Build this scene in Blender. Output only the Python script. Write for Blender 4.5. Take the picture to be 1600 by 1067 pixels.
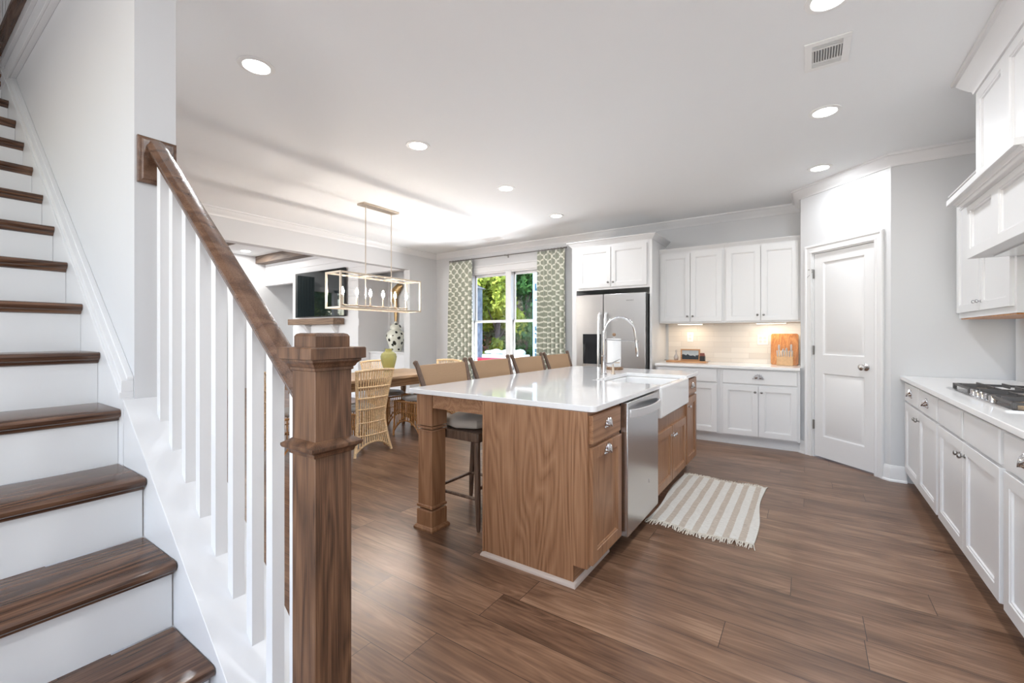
import bpy, bmesh, math, random
from mathutils import Vector, Matrix
random.seed(7)
PI = math.pi
for o in list(bpy.data.objects): bpy.data.objects.remove(o)
S = bpy.context.scene; COL = S.collection

# ---------------------------------------------------------------- camera, world, sun, large lights, exposure
CAMH = 1.25; YAW = math.radians(34.2); CEIL = 2.775
cam = bpy.data.cameras.new('camera'); cam.sensor_width = 36; cam.lens = 680/1600*36
cam.shift_y = -(533.5-522.5)/1600; cam.clip_start = .02
co = bpy.data.objects.new('camera', cam); COL.objects.link(co)
co.location = (0, 0, CAMH); co.rotation_euler = (PI/2, 0, YAW); S.camera = co
w = bpy.data.worlds.new('sky'); S.world = w; w.use_nodes = True
nt = w.node_tree; bg = nt.nodes['Background']
sk = nt.nodes.new('ShaderNodeTexSky'); sk.sky_type = 'NISHITA'; sk.sun_disc = False
sk.sun_elevation = math.radians(48); sk.sun_rotation = math.radians(200)
nt.links.new(sk.outputs[0], bg.inputs[0]); bg.inputs[1].default_value = .55
def light(name, kind, loc, rot, power, color=(1, 1, 1), size=1, sizey=None, parent=None, spread=None):
    l = bpy.data.lights.new(name, kind); l.energy = power; l.color = color
    if kind == 'AREA':
        l.size = size
        if sizey: l.shape = 'RECTANGLE'; l.size_y = sizey
        else: l.shape = 'DISK'
        if spread: l.spread = spread
    elif kind == 'POINT': l.shadow_soft_size = size
    o = bpy.data.objects.new(name, l); COL.objects.link(o)
    o.location = loc; o.rotation_euler = rot
    if parent: o.parent = parent
    return o
sun = light('sun', 'SUN', (0, 0, 12), (math.radians(42), 0, math.radians(-25)), 3.2, (1, .95, .86)); sun.data.angle = .01
# added fill lamps that brighten the rooms, most set at unseen window openings
FILL_COL = (.93, .965, 1.0)
light('fill_front', 'AREA', (-.35, -2.93, 1.75), (PI/2+.95, 0, 0), 70, FILL_COL, 2.6, 1.9)  # unseen fill behind the camera, tilted up at the ceiling
light('fill_living', 'AREA', (-8.4, -1.42, 1.7), (PI/2+.45, 0, 0), 135, FILL_COL, 3.0, 2.0)  # fill added for the living room, source out of view
light('fill_below_sill', 'AREA', (-4.15, 6.75, .22), (-PI/2-.5, 0, 0), 200, FILL_COL, 2.4, .6)  # added lamp hidden below the sill, brightens the ceiling
light('fill_hall', 'AREA', (-3.7, -2.93, 1.6), (PI/2+.5, 0, 0), 13, FILL_COL, 1.9, 1.9)  # added fill for the stair wall and left ceiling
light('fill_stairwell', 'AREA', (-2.9, -.05, 5.25), (0, 0, 0), 5, (1, .99, .98), .35)  # unseen lamp added to brighten the stairwell
S.view_settings.view_transform = 'Standard'; S.view_settings.look = 'None'
S.view_settings.gamma = 1; S.view_settings.use_curve_mapping = False
S.view_settings.exposure = 0.58

# ---------------------------------------------------------------- mesh helpers
class MB:
    def __init__(s): s.v = []; s.f = []; s.M = Matrix(); s.uv = None
    def add(s, vs, fs):
        b = len(s.v); s.v += [s.M @ Vector(p) for p in vs]; s.f += [[b+i for i in q] for q in fs]; return s
    def box(s, x0, x1, y0, y1, z0, z1):
        return s.add([(x, y, z) for z in (z0, z1) for y in (y0, y1) for x in (x0, x1)],
                     [(0, 2, 3, 1), (4, 5, 7, 6), (0, 1, 5, 4), (2, 6, 7, 3), (0, 4, 6, 2), (1, 3, 7, 5)])
    def loft(s, loops, cap0=True, cap1=True):
        n = len(loops[0]); vs = [p for l in loops for p in l]; fs = []
        for k in range(len(loops)-1):
            for i in range(n):
                j = (i+1) % n; fs.append((k*n+i, k*n+j, (k+1)*n+j, (k+1)*n+i))
        if cap0: fs.append(tuple(range(n-1, -1, -1)))
        if cap1: fs.append(tuple(range((len(loops)-1)*n, len(loops)*n)))
        return s.add(vs, fs)
    def rect(s, u0, u1, v0, v1, prof, cap0=True):
        return s.loft([[(u0+i, v0+i, w_), (u1-i, v0+i, w_), (u1-i, v1-i, w_), (u0+i, v1-i, w_)] for i, w_ in prof], cap0)
    def prism(s, poly, a, b, axis='z'):
        g = {'z': lambda p, t: (p[0], p[1], t), 'y': lambda p, t: (p[0], t, p[1]), 'x': lambda p, t: (t, p[0], p[1])}[axis]
        return s.loft([[g(p, t) for p in poly] for t in (a, b)])
    def tube(s, pts, r, n=8, cap=True, sq=1.0):
        pts = [Vector(p) for p in pts]; rs = r if isinstance(r, (list, tuple)) else [r]*len(pts)
        nrm = None; loops = []
        for i, p in enumerate(pts):
            t = (pts[min(i+1, len(pts)-1)]-pts[max(i-1, 0)]).normalized()
            if nrm is None:
                nrm = t.orthogonal() if abs(t.z) < .99 else Vector((1, 0, 0)); nrm = (nrm-t*nrm.dot(t)).normalized()
            else: nrm = (nrm-t*nrm.dot(t)).normalized()
            bn = t.cross(nrm)
            loops.append([p+rs[i]*(nrm*math.cos(2*PI*k/n)+bn*sq*math.sin(2*PI*k/n)) for k in range(n)])
        return s.loft(loops, cap, cap)
    def lathe(s, prof, c=(0, 0, 0), n=24, axis='z', cap=True):
        c = Vector(c); loops = []
        for r, h in prof:
            l = []
            for k in range(n):
                a = 2*PI*k/n; x, y = r*math.cos(a), r*math.sin(a)
                l.append(c+Vector({'z': (x, y, h), 'x': (h, x, y), 'y': (y, h, x)}[axis]))
            loops.append(l)
        return s.loft(loops, cap, cap)
    def sweep(s, prof, path, side=1, caps=True, closed=False):
        P = [Vector(p) for p in path]; n = len(P); loops = []
        for i in range(n):
            a = (P[i]-P[i-1]).normalized() if (i > 0 or closed) else None
            b = (P[(i+1) % n]-P[i]).normalized() if (i < n-1 or closed) else None
            na = Vector((-a.y, a.x)) if a else None; nb = Vector((-b.y, b.x)) if b else None
            if na is None: m = nb
            elif nb is None: m = na
            else: m = (na+nb).normalized(); m = m/max(.2, m.dot(na))
            loops.append([(P[i].x+m.x*o*side, P[i].y+m.y*o*side, z) for o, z in prof])
        if closed: loops.append(loops[0]); caps = False
        return s.loft(loops, caps, caps)
    def ball(s, c, rx, ry=None, rz=None, n=12, m=8):
        ry = ry or rx; rz = rz or rx; loops = []
        for j in range(m+1):
            t = PI*(j/m*.98+.01); loops.append([(c[0]+rx*math.sin(t)*math.cos(2*PI*k/n), c[1]+ry*math.sin(t)*math.sin(2*PI*k/n), c[2]-rz*math.cos(t)) for k in range(n)])
        return s.loft(loops)
def frame(o, u, wd):   # u along width, v up, w out of face
    u = Vector(u).normalized(); wd = Vector(wd).normalized(); v = Vector((0, 0, 1))
    return Matrix(((u.x, v.x, wd.x, o[0]), (u.y, v.y, wd.y, o[1]), (u.z, v.z, wd.z, o[2]), (0, 0, 0, 1)))
ROOT = {}
def build(name, mb, mat, parent=None, label=None, cat=None, group=None, kind=None, bevel=0, loc=None, flat=False, subd=0, seg=2):
    off = Vector(ROOT.get(parent.name, (0, 0, 0))) if parent else Vector(loc or (0, 0, 0))
    me = bpy.data.meshes.new(name)
    me.from_pydata([tuple(p-off) for p in mb.v], [], mb.f)
    if mb.uv:
        ul = me.uv_layers.new(name='UVMap')
        for lp in me.loops: ul.data[lp.index].uv = mb.uv[lp.vertex_index]
    bm = bmesh.new(); bm.from_mesh(me)
    bmesh.ops.recalc_face_normals(bm, faces=bm.faces)
    if not flat:
        for f in bm.faces: f.smooth = True
        for e in bm.edges:
            if len(e.link_faces) == 2 and e.calc_face_angle(0) > .6: e.smooth = False
    bm.to_mesh(me); bm.free()
    me.materials.append(mat)
    o = bpy.data.objects.new(name, me); COL.objects.link(o)
    if parent: o.parent = parent; ROOT[o.name] = tuple(off)
    else: o.location = off; ROOT[o.name] = tuple(off)
    if bevel:
        m = o.modifiers.new('bevel', 'BEVEL'); m.width = bevel; m.segments = seg; m.limit_method = 'ANGLE'; m.angle_limit = .6
        m.harden_normals = False
    if subd: m = o.modifiers.new('subd', 'SUBSURF'); m.levels = m.render_levels = subd
    if label: o['label'] = label
    if cat: o['category'] = cat
    if group: o['group'] = group
    if kind: o['kind'] = kind
    return o
def thing(name, label, cat, loc=(0, 0, 0), rz=0, group=None, world=True):
    o = bpy.data.objects.new(name, None); COL.objects.link(o); o.empty_display_size = .1
    o.location = loc; o.rotation_euler = (0, 0, rz); o['label'] = label; o['category'] = cat
    if group: o['group'] = group
    ROOT[o.name] = tuple(loc) if world else (0, 0, 0)
    return o
def struct(name, mb, mat, **k): return build(name, mb, mat, kind='structure', **k)
def dup(r, loc, rz=0, label=None, group=None):
    c = r.copy(); COL.objects.link(c); c.location = loc; c.rotation_euler = (0, 0, rz)
    if label: c['label'] = label
    if group: c['group'] = group
    def rec(a, b):
        for ch in [x for x in bpy.data.objects if x.parent == a]:
            d = ch.copy(); COL.objects.link(d); d.parent = b; rec(ch, d)
    rec(r, c); return c
B = lambda *a: MB().box(*a)

# ---------------------------------------------------------------- materials
def mat(name, col, rough=.5, metal=0, spec=.5, bump=0, bscale=200, coat=0, sheen=0, emit=None, es=0, var=0):
    m = bpy.data.materials.new(name); m.use_nodes = True; n = m.node_tree.nodes; p = n['Principled BSDF']; L = m.node_tree.links
    p.inputs['Base Color'].default_value = (*col, 1); p.inputs['Roughness'].default_value = rough
    p.inputs['Metallic'].default_value = metal; p.inputs['Specular IOR Level'].default_value = spec
    p.inputs['Coat Weight'].default_value = coat; p.inputs['Sheen Weight'].default_value = sheen
    if emit: p.inputs['Emission Color'].default_value = (*emit, 1); p.inputs['Emission Strength'].default_value = es
    tc = n.new('ShaderNodeTexCoord'); no = n.new('ShaderNodeTexNoise'); no.inputs['Scale'].default_value = bscale
    no.inputs['Detail'].default_value = 3; L.new(tc.outputs['Object'], no.inputs['Vector'])
    if bump:
        b = n.new('ShaderNodeBump'); b.inputs['Strength'].default_value = bump; b.inputs['Distance'].default_value = .002
        L.new(no.outputs[0], b.inputs['Height']); L.new(b.outputs[0], p.inputs['Normal'])
    if var:
        r = n.new('ShaderNodeValToRGB'); r.color_ramp.elements[0].position = .3; r.color_ramp.elements[1].position = .7
        r.color_ramp.elements[0].color = (*[c*(1-var) for c in col], 1); r.color_ramp.elements[1].color = (*[min(1, c*(1+var)) for c in col], 1)
        L.new(no.outputs[0], r.inputs[0]); L.new(r.outputs[0], p.inputs['Base Color'])
    return m
def ramp(n, stops):
    r = n.new('ShaderNodeValToRGB'); e = r.color_ramp.elements
    e[0].position, e[0].color = stops[0][0], (*stops[0][1], 1); e[1].position, e[1].color = stops[-1][0], (*stops[-1][1], 1)
    for p, c in stops[1:-1]: x = e.new(p); x.color = (*c, 1)
    return r
def wood(name, dark, mid, light, axis='z', rough=.35, scale=1.0, rings=7, bump=.15, coat=.0, knot=.0):
    m = bpy.data.materials.new(name); m.use_nodes = True; n = m.node_tree.nodes; L = m.node_tree.links; p = n['Principled BSDF']
    tc = n.new('ShaderNodeTexCoord'); mp = n.new('ShaderNodeMapping')
    sc = {'x': (.12, 1, 1), 'y': (1, .12, 1), 'z': (1, 1, .12)}[axis]
    mp.inputs['Scale'].default_value = [c*scale for c in sc]; L.new(tc.outputs['Object'], mp.inputs[0])
    big = n.new('ShaderNodeTexNoise'); big.inputs['Scale'].default_value = 3.2; big.inputs['Detail'].default_value = 1.5; big.inputs['Distortion'].default_value = .4
    L.new(mp.outputs[0], big.inputs['Vector'])
    mul = n.new('ShaderNodeMath'); mul.operation = 'MULTIPLY'; mul.inputs[1].default_value = rings*2.2; L.new(big.outputs[0], mul.inputs[0])
    fr = n.new('ShaderNodeMath'); fr.operation = 'PINGPONG'; fr.inputs[1].default_value = .5; L.new(mul.outputs[0], fr.inputs[0])
    mp2 = n.new('ShaderNodeMapping'); sc2 = {'x': (2, 110, 110), 'y': (110, 2, 110), 'z': (110, 110, 2)}[axis]
    mp2.inputs['Scale'].default_value = [c*scale for c in sc2]; L.new(tc.outputs['Object'], mp2.inputs[0])
    fine = n.new('ShaderNodeTexNoise'); fine.inputs['Scale'].default_value = 1; fine.inputs['Detail'].default_value = 4; L.new(mp2.outputs[0], fine.inputs['Vector'])
    mx = n.new('ShaderNodeMath'); mx.operation = 'MULTIPLY_ADD'; mx.inputs[1].default_value = .75; L.new(fr.outputs[0], mx.inputs[0])
    sb = n.new('ShaderNodeMath'); sb.operation = 'MULTIPLY_ADD'; sb.inputs[1].default_value = 1.0; sb.inputs[2].default_value = -.22
    L.new(fine.outputs[0], sb.inputs[0]); L.new(sb.outputs[0], mx.inputs[2])
    r = ramp(n, [(.12, dark), (.45, mid), (.8, light)]); L.new(mx.outputs[0], r.inputs[0]); L.new(r.outputs[0], p.inputs['Base Color'])
    b = n.new('ShaderNodeBump'); b.inputs['Strength'].default_value = bump; b.inputs['Distance'].default_value = .001
    L.new(fine.outputs[0], b.inputs['Height']); L.new(b.outputs[0], p.inputs['Normal'])
    p.inputs['Roughness'].default_value = rough; p.inputs['Coat Weight'].default_value = coat; p.inputs['Coat Roughness'].default_value = .15
    return m
def floor_mat():
    m = bpy.data.materials.new('plank floor'); m.use_nodes = True; n = m.node_tree.nodes; L = m.node_tree.links; p = n['Principled BSDF']
    tc = n.new('ShaderNodeTexCoord')
    br = n.new('ShaderNodeTexBrick'); br.offset = 0
    sx = n.new('ShaderNodeSeparateXYZ'); L.new(tc.outputs['Object'], sx.inputs[0])
    def M_(op, a, b=None):
        q = n.new('ShaderNodeMath'); q.operation = op; L.new(a, q.inputs[0])
        if b is not None:
            if isinstance(b, (int, float)): q.inputs[1].default_value = b
            else: L.new(b, q.inputs[1])
        return q.outputs[0]
    row = M_('FLOOR', M_('DIVIDE', sx.outputs['Y'], .19)); wn = n.new('ShaderNodeTexWhiteNoise'); wn.noise_dimensions = '1D'; L.new(row, wn.inputs['W'])
    cbx = n.new('ShaderNodeCombineXYZ'); L.new(M_('ADD', sx.outputs['X'], M_('MULTIPLY', wn.outputs[0], 9.7)), cbx.inputs[0]); L.new(sx.outputs['Y'], cbx.inputs[1])
    for k, v in (('Scale', 1), ('Mortar Size', .0013), ('Mortar Smooth', .1), ('Bias', 0), ('Brick Width', 1.28), ('Row Height', .19)): br.inputs[k].default_value = v
    br.inputs['Color1'].default_value = (0, 0, 0, 1); br.inputs['Color2'].default_value = (1, 1, 1, 1); br.inputs['Mortar'].default_value = (.5, .5, .5, 1)
    L.new(cbx.outputs[0], br.inputs['Vector'])
    bw = n.new('ShaderNodeRGBToBW'); L.new(br.outputs['Color'], bw.inputs[0])
    off = n.new('ShaderNodeMath'); off.operation = 'MULTIPLY'; off.inputs[1].default_value = 37; L.new(bw.outputs[0], off.inputs[0])
    def noise(sx, sy, det, dist=0):
        mp = n.new('ShaderNodeMapping'); mp.inputs['Scale'].default_value = (sx, sy, 1); L.new(tc.outputs['Object'], mp.inputs[0])
        t = n.new('ShaderNodeTexNoise'); t.noise_dimensions = '4D'; t.inputs['Scale'].default_value = 1; t.inputs['Detail'].default_value = det; t.inputs['Distortion'].default_value = dist
        L.new(mp.outputs[0], t.inputs['Vector']); L.new(off.outputs[0], t.inputs['W']); return t
    big = noise(1.1, 8, 2, .9); fine = noise(3, 90, 5); blot = noise(1.8, 9, 3, .2)
    mul = n.new('ShaderNodeMath'); mul.operation = 'MULTIPLY'; mul.inputs[1].default_value = 9; L.new(big.outputs[0], mul.inputs[0])
    pp = n.new('ShaderNodeMath'); pp.operation = 'PINGPONG'; pp.inputs[1].default_value = .5; L.new(mul.outputs[0], pp.inputs[0])
    a = n.new('ShaderNodeMath'); a.operation = 'MULTIPLY_ADD'; a.inputs[1].default_value = .26; L.new(pp.outputs[0], a.inputs[0])
    f2 = n.new('ShaderNodeMath'); f2.operation = 'MULTIPLY_ADD'; f2.inputs[1].default_value = .5; f2.inputs[2].default_value = -.18; L.new(fine.outputs[0], f2.inputs[0]); L.new(f2.outputs[0], a.inputs[2])
    b2 = n.new('ShaderNodeMath'); b2.operation = 'MULTIPLY_ADD'; b2.inputs[1].default_value = .85; L.new(blot.outputs[0], b2.inputs[0]); L.new(a.outputs[0], b2.inputs[2])
    c2 = n.new('ShaderNodeMath'); c2.operation = 'MULTIPLY_ADD'; c2.inputs[1].default_value = .16; L.new(bw.outputs[0], c2.inputs[0]); L.new(b2.outputs[0], c2.inputs[2])
    r = ramp(n, [(.20, (.028, .014, .009)), (.36, (.075, .038, .022)), (.52, (.140, .074, .044)), (.70, (.215, .119, .072)), (.95, (.36, .22, .14))]); L.new(c2.outputs[0], r.inputs[0])
    mx = n.new('ShaderNodeMixRGB'); mx.inputs[2].default_value = (.025, .014, .01, 1); L.new(br.outputs['Fac'], mx.inputs[0]); L.new(r.outputs[0], mx.inputs[1]); L.new(mx.outputs[0], p.inputs['Base Color'])
    bp = n.new('ShaderNodeBump'); bp.inputs['Strength'].default_value = .22; bp.inputs['Distance'].default_value = .002; L.new(a.outputs[0], bp.inputs['Height']); L.new(bp.outputs[0], p.inputs['Normal'])
    p.inputs['Roughness'].default_value = .30; p.inputs['Specular IOR Level'].default_value = .42
    return m
def tile_mat(name, c1, c2, mortar, w_, h_, vert='xz', rough=.15):
    m = bpy.data.materials.new(name); m.use_nodes = True; n = m.node_tree.nodes; L = m.node_tree.links; p = n['Principled BSDF']
    tc = n.new('ShaderNodeTexCoord'); sp = n.new('ShaderNodeSeparateXYZ'); cb = n.new('ShaderNodeCombineXYZ'); L.new(tc.outputs['Object'], sp.inputs[0])
    L.new(sp.outputs['X' if vert == 'xz' else 'Y'], cb.inputs[0]); L.new(sp.outputs['Z'], cb.inputs[1])
    br = n.new('ShaderNodeTexBrick'); br.offset = .5
    for k, v in (('Scale', 1), ('Mortar Size', .0022), ('Bias', 0), ('Brick Width', w_), ('Row Height', h_)): br.inputs[k].default_value = v
    br.inputs['Color1'].default_value = (*c1, 1); br.inputs['Color2'].default_value = (*c2, 1); br.inputs['Mortar'].default_value = (*mortar, 1)
    L.new(cb.outputs[0], br.inputs['Vector']); L.new(br.outputs['Color'], p.inputs['Base Color'])
    no = n.new('ShaderNodeTexNoise'); no.inputs['Scale'].default_value = 9; L.new(cb.outputs[0], no.inputs['Vector'])
    ad = n.new('ShaderNodeMath'); ad.operation = 'SUBTRACT'; L.new(no.outputs[0], ad.inputs[0]); L.new(br.outputs['Fac'], ad.inputs[1])
    bp = n.new('ShaderNodeBump'); bp.inputs['Strength'].default_value = .35; bp.inputs['Distance'].default_value = .004; L.new(ad.outputs[0], bp.inputs['Height']); L.new(bp.outputs[0], p.inputs['Normal'])
    p.inputs['Roughness'].default_value = rough
    return m
def curtain_mat():
    m = bpy.data.materials.new('trellis curtain'); m.use_nodes = True; n = m.node_tree.nodes; L = m.node_tree.links; p = n['Principled BSDF']
    uv = n.new('ShaderNodeUVMap'); sp = n.new('ShaderNodeSeparateXYZ'); L.new(uv.outputs[0], sp.inputs[0])
    def M(op, a, b=None, c=None):
        x = n.new('ShaderNodeMath'); x.operation = op
        for i, q in enumerate((a, b, c)):
            if q is None: continue
            if isinstance(q, (int, float)): x.inputs[i].default_value = q
            else: L.new(q, x.inputs[i])
        return x.outputs[0]
    u = M('MULTIPLY', sp.outputs[0], 1/.15); v = M('MULTIPLY', sp.outputs[1], 1/.165)
    c = M('MULTIPLY', M('COSINE', M('MULTIPLY', v, 2*PI)), .215)
    d1 = M('ABSOLUTE', M('SUBTRACT', M('FRACT', M('ADD', M('SUBTRACT', u, c), 100)), .5))
    d2 = M('ABSOLUTE', M('SUBTRACT', M('FRACT', M('ADD', M('ADD', u, c), 100.5)), .5))
    sl = M('MULTIPLY', M('SINE', M('MULTIPLY', v, 2*PI)), .215*2*PI*.9); d = M('DIVIDE', M('MINIMUM', d1, d2), M('SQRT', M('ADD', M('MULTIPLY', sl, sl), 1))); ln = M('LESS_THAN', d, .045); ln2 = M('LESS_THAN', d, .085)
    a = n.new('ShaderNodeMixRGB'); a.inputs[1].default_value = (.36, .38, .31, 1); a.inputs[2].default_value = (.62, .62, .52, 1); L.new(ln2, a.inputs[0])
    b = n.new('ShaderNodeMixRGB'); b.inputs[2].default_value = (.86, .86, .78, 1); L.new(ln, b.inputs[0]); L.new(a.outputs[0], b.inputs[1])
    L.new(b.outputs[0], p.inputs['Base Color']); p.inputs['Roughness'].default_value = .85; p.inputs['Sheen Weight'].default_value = .2
    return m
def steel(name, col=(.62, .62, .63), rough=.28, axis='x', metal=1):
    m = mat(name, col, rough, metal); n = m.node_tree.nodes; L = m.node_tree.links; p = n['Principled BSDF']
    tc = n.new('ShaderNodeTexCoord'); mp = n.new('ShaderNodeMapping'); mp.inputs['Scale'].default_value = {'x': (2, 2, 400), 'z': (400, 400, 2)}[axis]
    no = n.new('ShaderNodeTexNoise'); no.inputs['Scale'].default_value = 1; L.new(tc.outputs['Object'], mp.inputs[0]); L.new(mp.outputs[0], no.inputs['Vector'])
    b = n.new('ShaderNodeBump'); b.inputs['Strength'].default_value = .12; b.inputs['Distance'].default_value = .0006; L.new(no.outputs[0], b.inputs['Height']); L.new(b.outputs[0], p.inputs['Normal'])
    return m
def glass_mat(name='pane glass', tint=(1, 1, 1), gl=.07):
    m = bpy.data.materials.new(name); m.use_nodes = True; n = m.node_tree.nodes; L = m.node_tree.links; n.remove(n['Principled BSDF'])
    t = n.new('ShaderNodeBsdfTransparent'); t.inputs[0].default_value = (*tint, 1); g = n.new('ShaderNodeBsdfGlossy'); g.inputs['Roughness'].default_value = .01
    mx = n.new('ShaderNodeMixShader'); fr = n.new('ShaderNodeFresnel'); fr.inputs[0].default_value = 1.1
    L.new(fr.outputs[0], mx.inputs[0]); L.new(t.outputs[0], mx.inputs[1]); L.new(g.outputs[0], mx.inputs[2]); L.new(mx.outputs[0], n['Material Output'].inputs[0])
    return m
WALL = mat('grey wall paint', (.635, .64, .65), .6, bump=.08, bscale=350)
CEILM = mat('ceiling paint', (.87, .885, .895), .75, bump=.06, bscale=300)
TRIM = mat('white trim paint', (.755, .755, .76), .32)
CAB = mat('white cabinet paint', (.735, .735, .74), .36)
RISER = mat('riser paint', (.74, .74, .74), .3)
FLOOR = floor_mat()
NEWEL = wood('stained walnut newel', (.036, .017, .009), (.120, .058, .030), (.215, .112, .060), 'z', .48, 4.5, 3.2)
RAILW = wood('stained walnut rail', (.060, .030, .018), (.125, .066, .040), (.19, .108, .068), 'x', .26, 4.5, 2.2, .3, coat=.3)
TREAD = wood('stained tread', (.030, .014, .009), (.095, .046, .027), (.185, .098, .058), 'y', .24, 1.6, 8, .5, coat=.3)
ISL = wood('island cherry wood', (.215, .098, .045), (.325, .165, .084), (.41, .225, .122), 'z', .34, 1.6, 7, .05)
ISLX = wood('island cherry wood across', (.215, .098, .045), (.325, .165, .084), (.41, .225, .122), 'y', .34, 1.6, 7, .05)
STOOLW = wood('stool walnut', (.06, .034, .022), (.135, .080, .052), (.20, .125, .085), 'z', .45, 3, 5)
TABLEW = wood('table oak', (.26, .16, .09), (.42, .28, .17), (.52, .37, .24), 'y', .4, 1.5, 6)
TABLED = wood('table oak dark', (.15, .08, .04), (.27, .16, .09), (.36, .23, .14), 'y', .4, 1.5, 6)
MANTEL = wood('mantel oak', (.13, .08, .05), (.24, .155, .10), (.33, .22, .15), 'x', .5, 1.5, 5)
BEAM = wood('beam wood', (.06, .04, .03), (.13, .09, .065), (.19, .135, .10), 'x', .6, 1.5, 5)
BOARDW = wood('acacia board', (.32, .10, .022), (.52, .20, .045), (.68, .33, .10), 'z', .35, 3, 6)
TRAYW = wood('tray wood', (.33, .15, .06), (.50, .25, .11), (.62, .35, .17), 'x', .4, 3, 6)
QUARTZ = mat('white quartz', (.86, .86, .865), .07, spec=.5, coat=.2, bscale=14, var=.012)
QUARTZ2 = mat('counter quartz', (.86, .86, .86), .16, bscale=14, var=.012)
CERAMIC = mat('white fireclay', (.88, .88, .88), .12, coat=.5)
STEEL = steel('brushed steel', (.68, .685, .69), .22, 'x'); FSTEEL = steel('fridge steel', (.60, .60, .60), .30, 'x')
CHROME = mat('polished chrome', (.66, .66, .68), .07, 1); NICKEL = mat('brushed nickel', (.62, .61, .60), .25, 1)
DNICK = mat('dark nickel', (.30, .29, .28), .3, 1)
BRONZE = mat('champagne metal', (.62, .53, .43), .3, .85); BLACK = mat('black plastic', (.012, .012, .013), .35)
IRON = mat('cast iron', (.055, .055, .06), .5, .3); DGLASS = mat('dark glass', (.015, .017, .02), .05)
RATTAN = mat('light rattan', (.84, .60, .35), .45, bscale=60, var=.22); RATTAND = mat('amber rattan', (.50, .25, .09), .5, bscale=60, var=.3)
CUSH = mat('taupe cushion', (.52, .45, .38), .9, bump=.4, bscale=500, sheen=.3); CUSHG = mat('grey cushion', (.42, .41, .40), .9, bump=.4, bscale=500)
WEAVE = None
def weave_mat(name, c1, c2, s=260):
    m = mat(name, c1, .75); n = m.node_tree.nodes; L = m.node_tree.links; p = n['Principled BSDF']
    tc = n.new('ShaderNodeTexCoord'); wv = n.new('ShaderNodeTexWave'); wv.bands_direction = 'Y'; wv.inputs['Scale'].default_value = 45; wv.inputs['Distortion'].default_value = .6; wv.inputs['Detail Scale'].default_value = 6
    L.new(tc.outputs['Object'], wv.inputs['Vector']); r = ramp(n, [(.2, c1), (.8, c2)]); L.new(wv.outputs[0], r.inputs[0]); L.new(r.outputs[0], p.inputs['Base Color'])
    b = n.new('ShaderNodeBump'); b.inputs['Strength'].default_value = .5; b.inputs['Distance'].default_value = .003; L.new(wv.outputs[0], b.inputs['Height']); L.new(b.outputs[0], p.inputs['Normal'])
    return m
WEAVE = weave_mat('woven cord', (.36, .22, .12), (.50, .33, .20))
BACKSPL = tile_mat('cream subway tile', (.80, .74, .67), (.72, .655, .585), (.66, .60, .54), .40, .068)
BACKSPR = tile_mat('grey subway tile', (.72, .71, .70), (.78, .77, .75), (.60, .59, .58), .40, .068, 'yz')
SHIP = mat('white shiplap', (.82, .82, .83), .45); PLASTIC = mat('white plastic', (.85, .85, .84), .4)
CURT = curtain_mat(); GLASS = glass_mat()
BULB = mat('bulb glow', (1, .8, .5), .3, emit=(1, .90, .80), es=380); CANE = mat('lamp lens', (1, 1, 1), .3, emit=(1, .985, .96), es=14)
UCL = mat('under cabinet lens', (1, .9, .7), .3, emit=(1, .88, .70), es=3)
PAPER = mat('paper towel', (.88, .88, .88), .9, bump=.3, bscale=120)

# ---------------------------------------------------------------- room shell
BW = 6.10; LW = -5.90; RW = 1.30; SN = .4935      # back wall, left wall, right wall, stair skirt face
struct('floor', B(-10.9, RW+.1, -3.0, BW+.1, -.1, 0), FLOOR)
HX0, HX1, HY0, HY1 = -4.75, -1.99, -.62, .523
m = MB(); m.box(HX1, RW+.15, -3.1, BW+.15, CEIL, CEIL+.3); m.box(LW-.15, HX1, HY1+.127, BW+.15, CEIL, CEIL+.3); m.box(LW-.15, HX1, -3.1, HY0, CEIL, CEIL+.3); m.box(LW-.15, HX0, HY0, HY1+.127, CEIL, CEIL+.3)
struct('ceiling', m, CEILM)
struct('ceiling_living', B(-10.95, LW-.15, -1.6, BW+.15, 3.10, 3.3), CEILM)
struct('ceiling_landing', B(-6.1, -1.5, -1.7, 1.6, 5.3, 5.4), CEILM)
# back wall with window hole
WX0, WX1, WZ0, WZ1 = -5.04, -3.30, .62, 2.345
m = MB(); m.box(-10.95, WX0, BW, BW+.15, 0, 3.3); m.box(WX1, RW+.1, BW, BW+.15, 0, CEIL); m.box(WX0, WX1, BW, BW+.15, 0, WZ0); m.box(WX0, WX1, BW, BW+.15, WZ1, CEIL)
struct('wall_back', m, WALL)
m = MB(); m.box(LW-.15, LW, 5.42, BW, 0, CEIL); m.box(LW-.15, LW, .65, 5.42, 2.41, CEIL+.3); m.box(LW-.15, LW, -3.1, 1.2, 0, CEIL+.3)
struct('wall_left', m, WALL)
struct('wall_right', B(RW, RW+.15, -3.1, 4.86, 0, CEIL), WALL)
DG0 = Vector((-.063, 5.548)); DG1 = Vector((.588, 4.897)); du = (DG1-DG0).normalized(); dn = Vector((-du.y, du.x))*-1  # dn -> into room
if dn.y > 0: dn = -dn
LEN = (DG1-DG0).length
F = frame((DG0.x, DG0.y, 0), (du.x, du.y, 0), (dn.x, dn.y, 0))
m = MB(); m.M = F; D0, D1, DH = .145, .790, 2.085
m.box(0, D0, 0, CEIL, -.12, 0); m.box(D1, LEN, 0, CEIL, -.12, 0); m.box(D0, D1, DH, CEIL, -.12, 0)
struct('wall_pantry', m, WALL)
struct('wall_pantry_side', B(-.063, .03, 5.549, BW, 0, CEIL), WALL)
struct('wall_pantry_front', B(.588, RW+.15, 4.897, 5.0, 0, CEIL), WALL)
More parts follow.
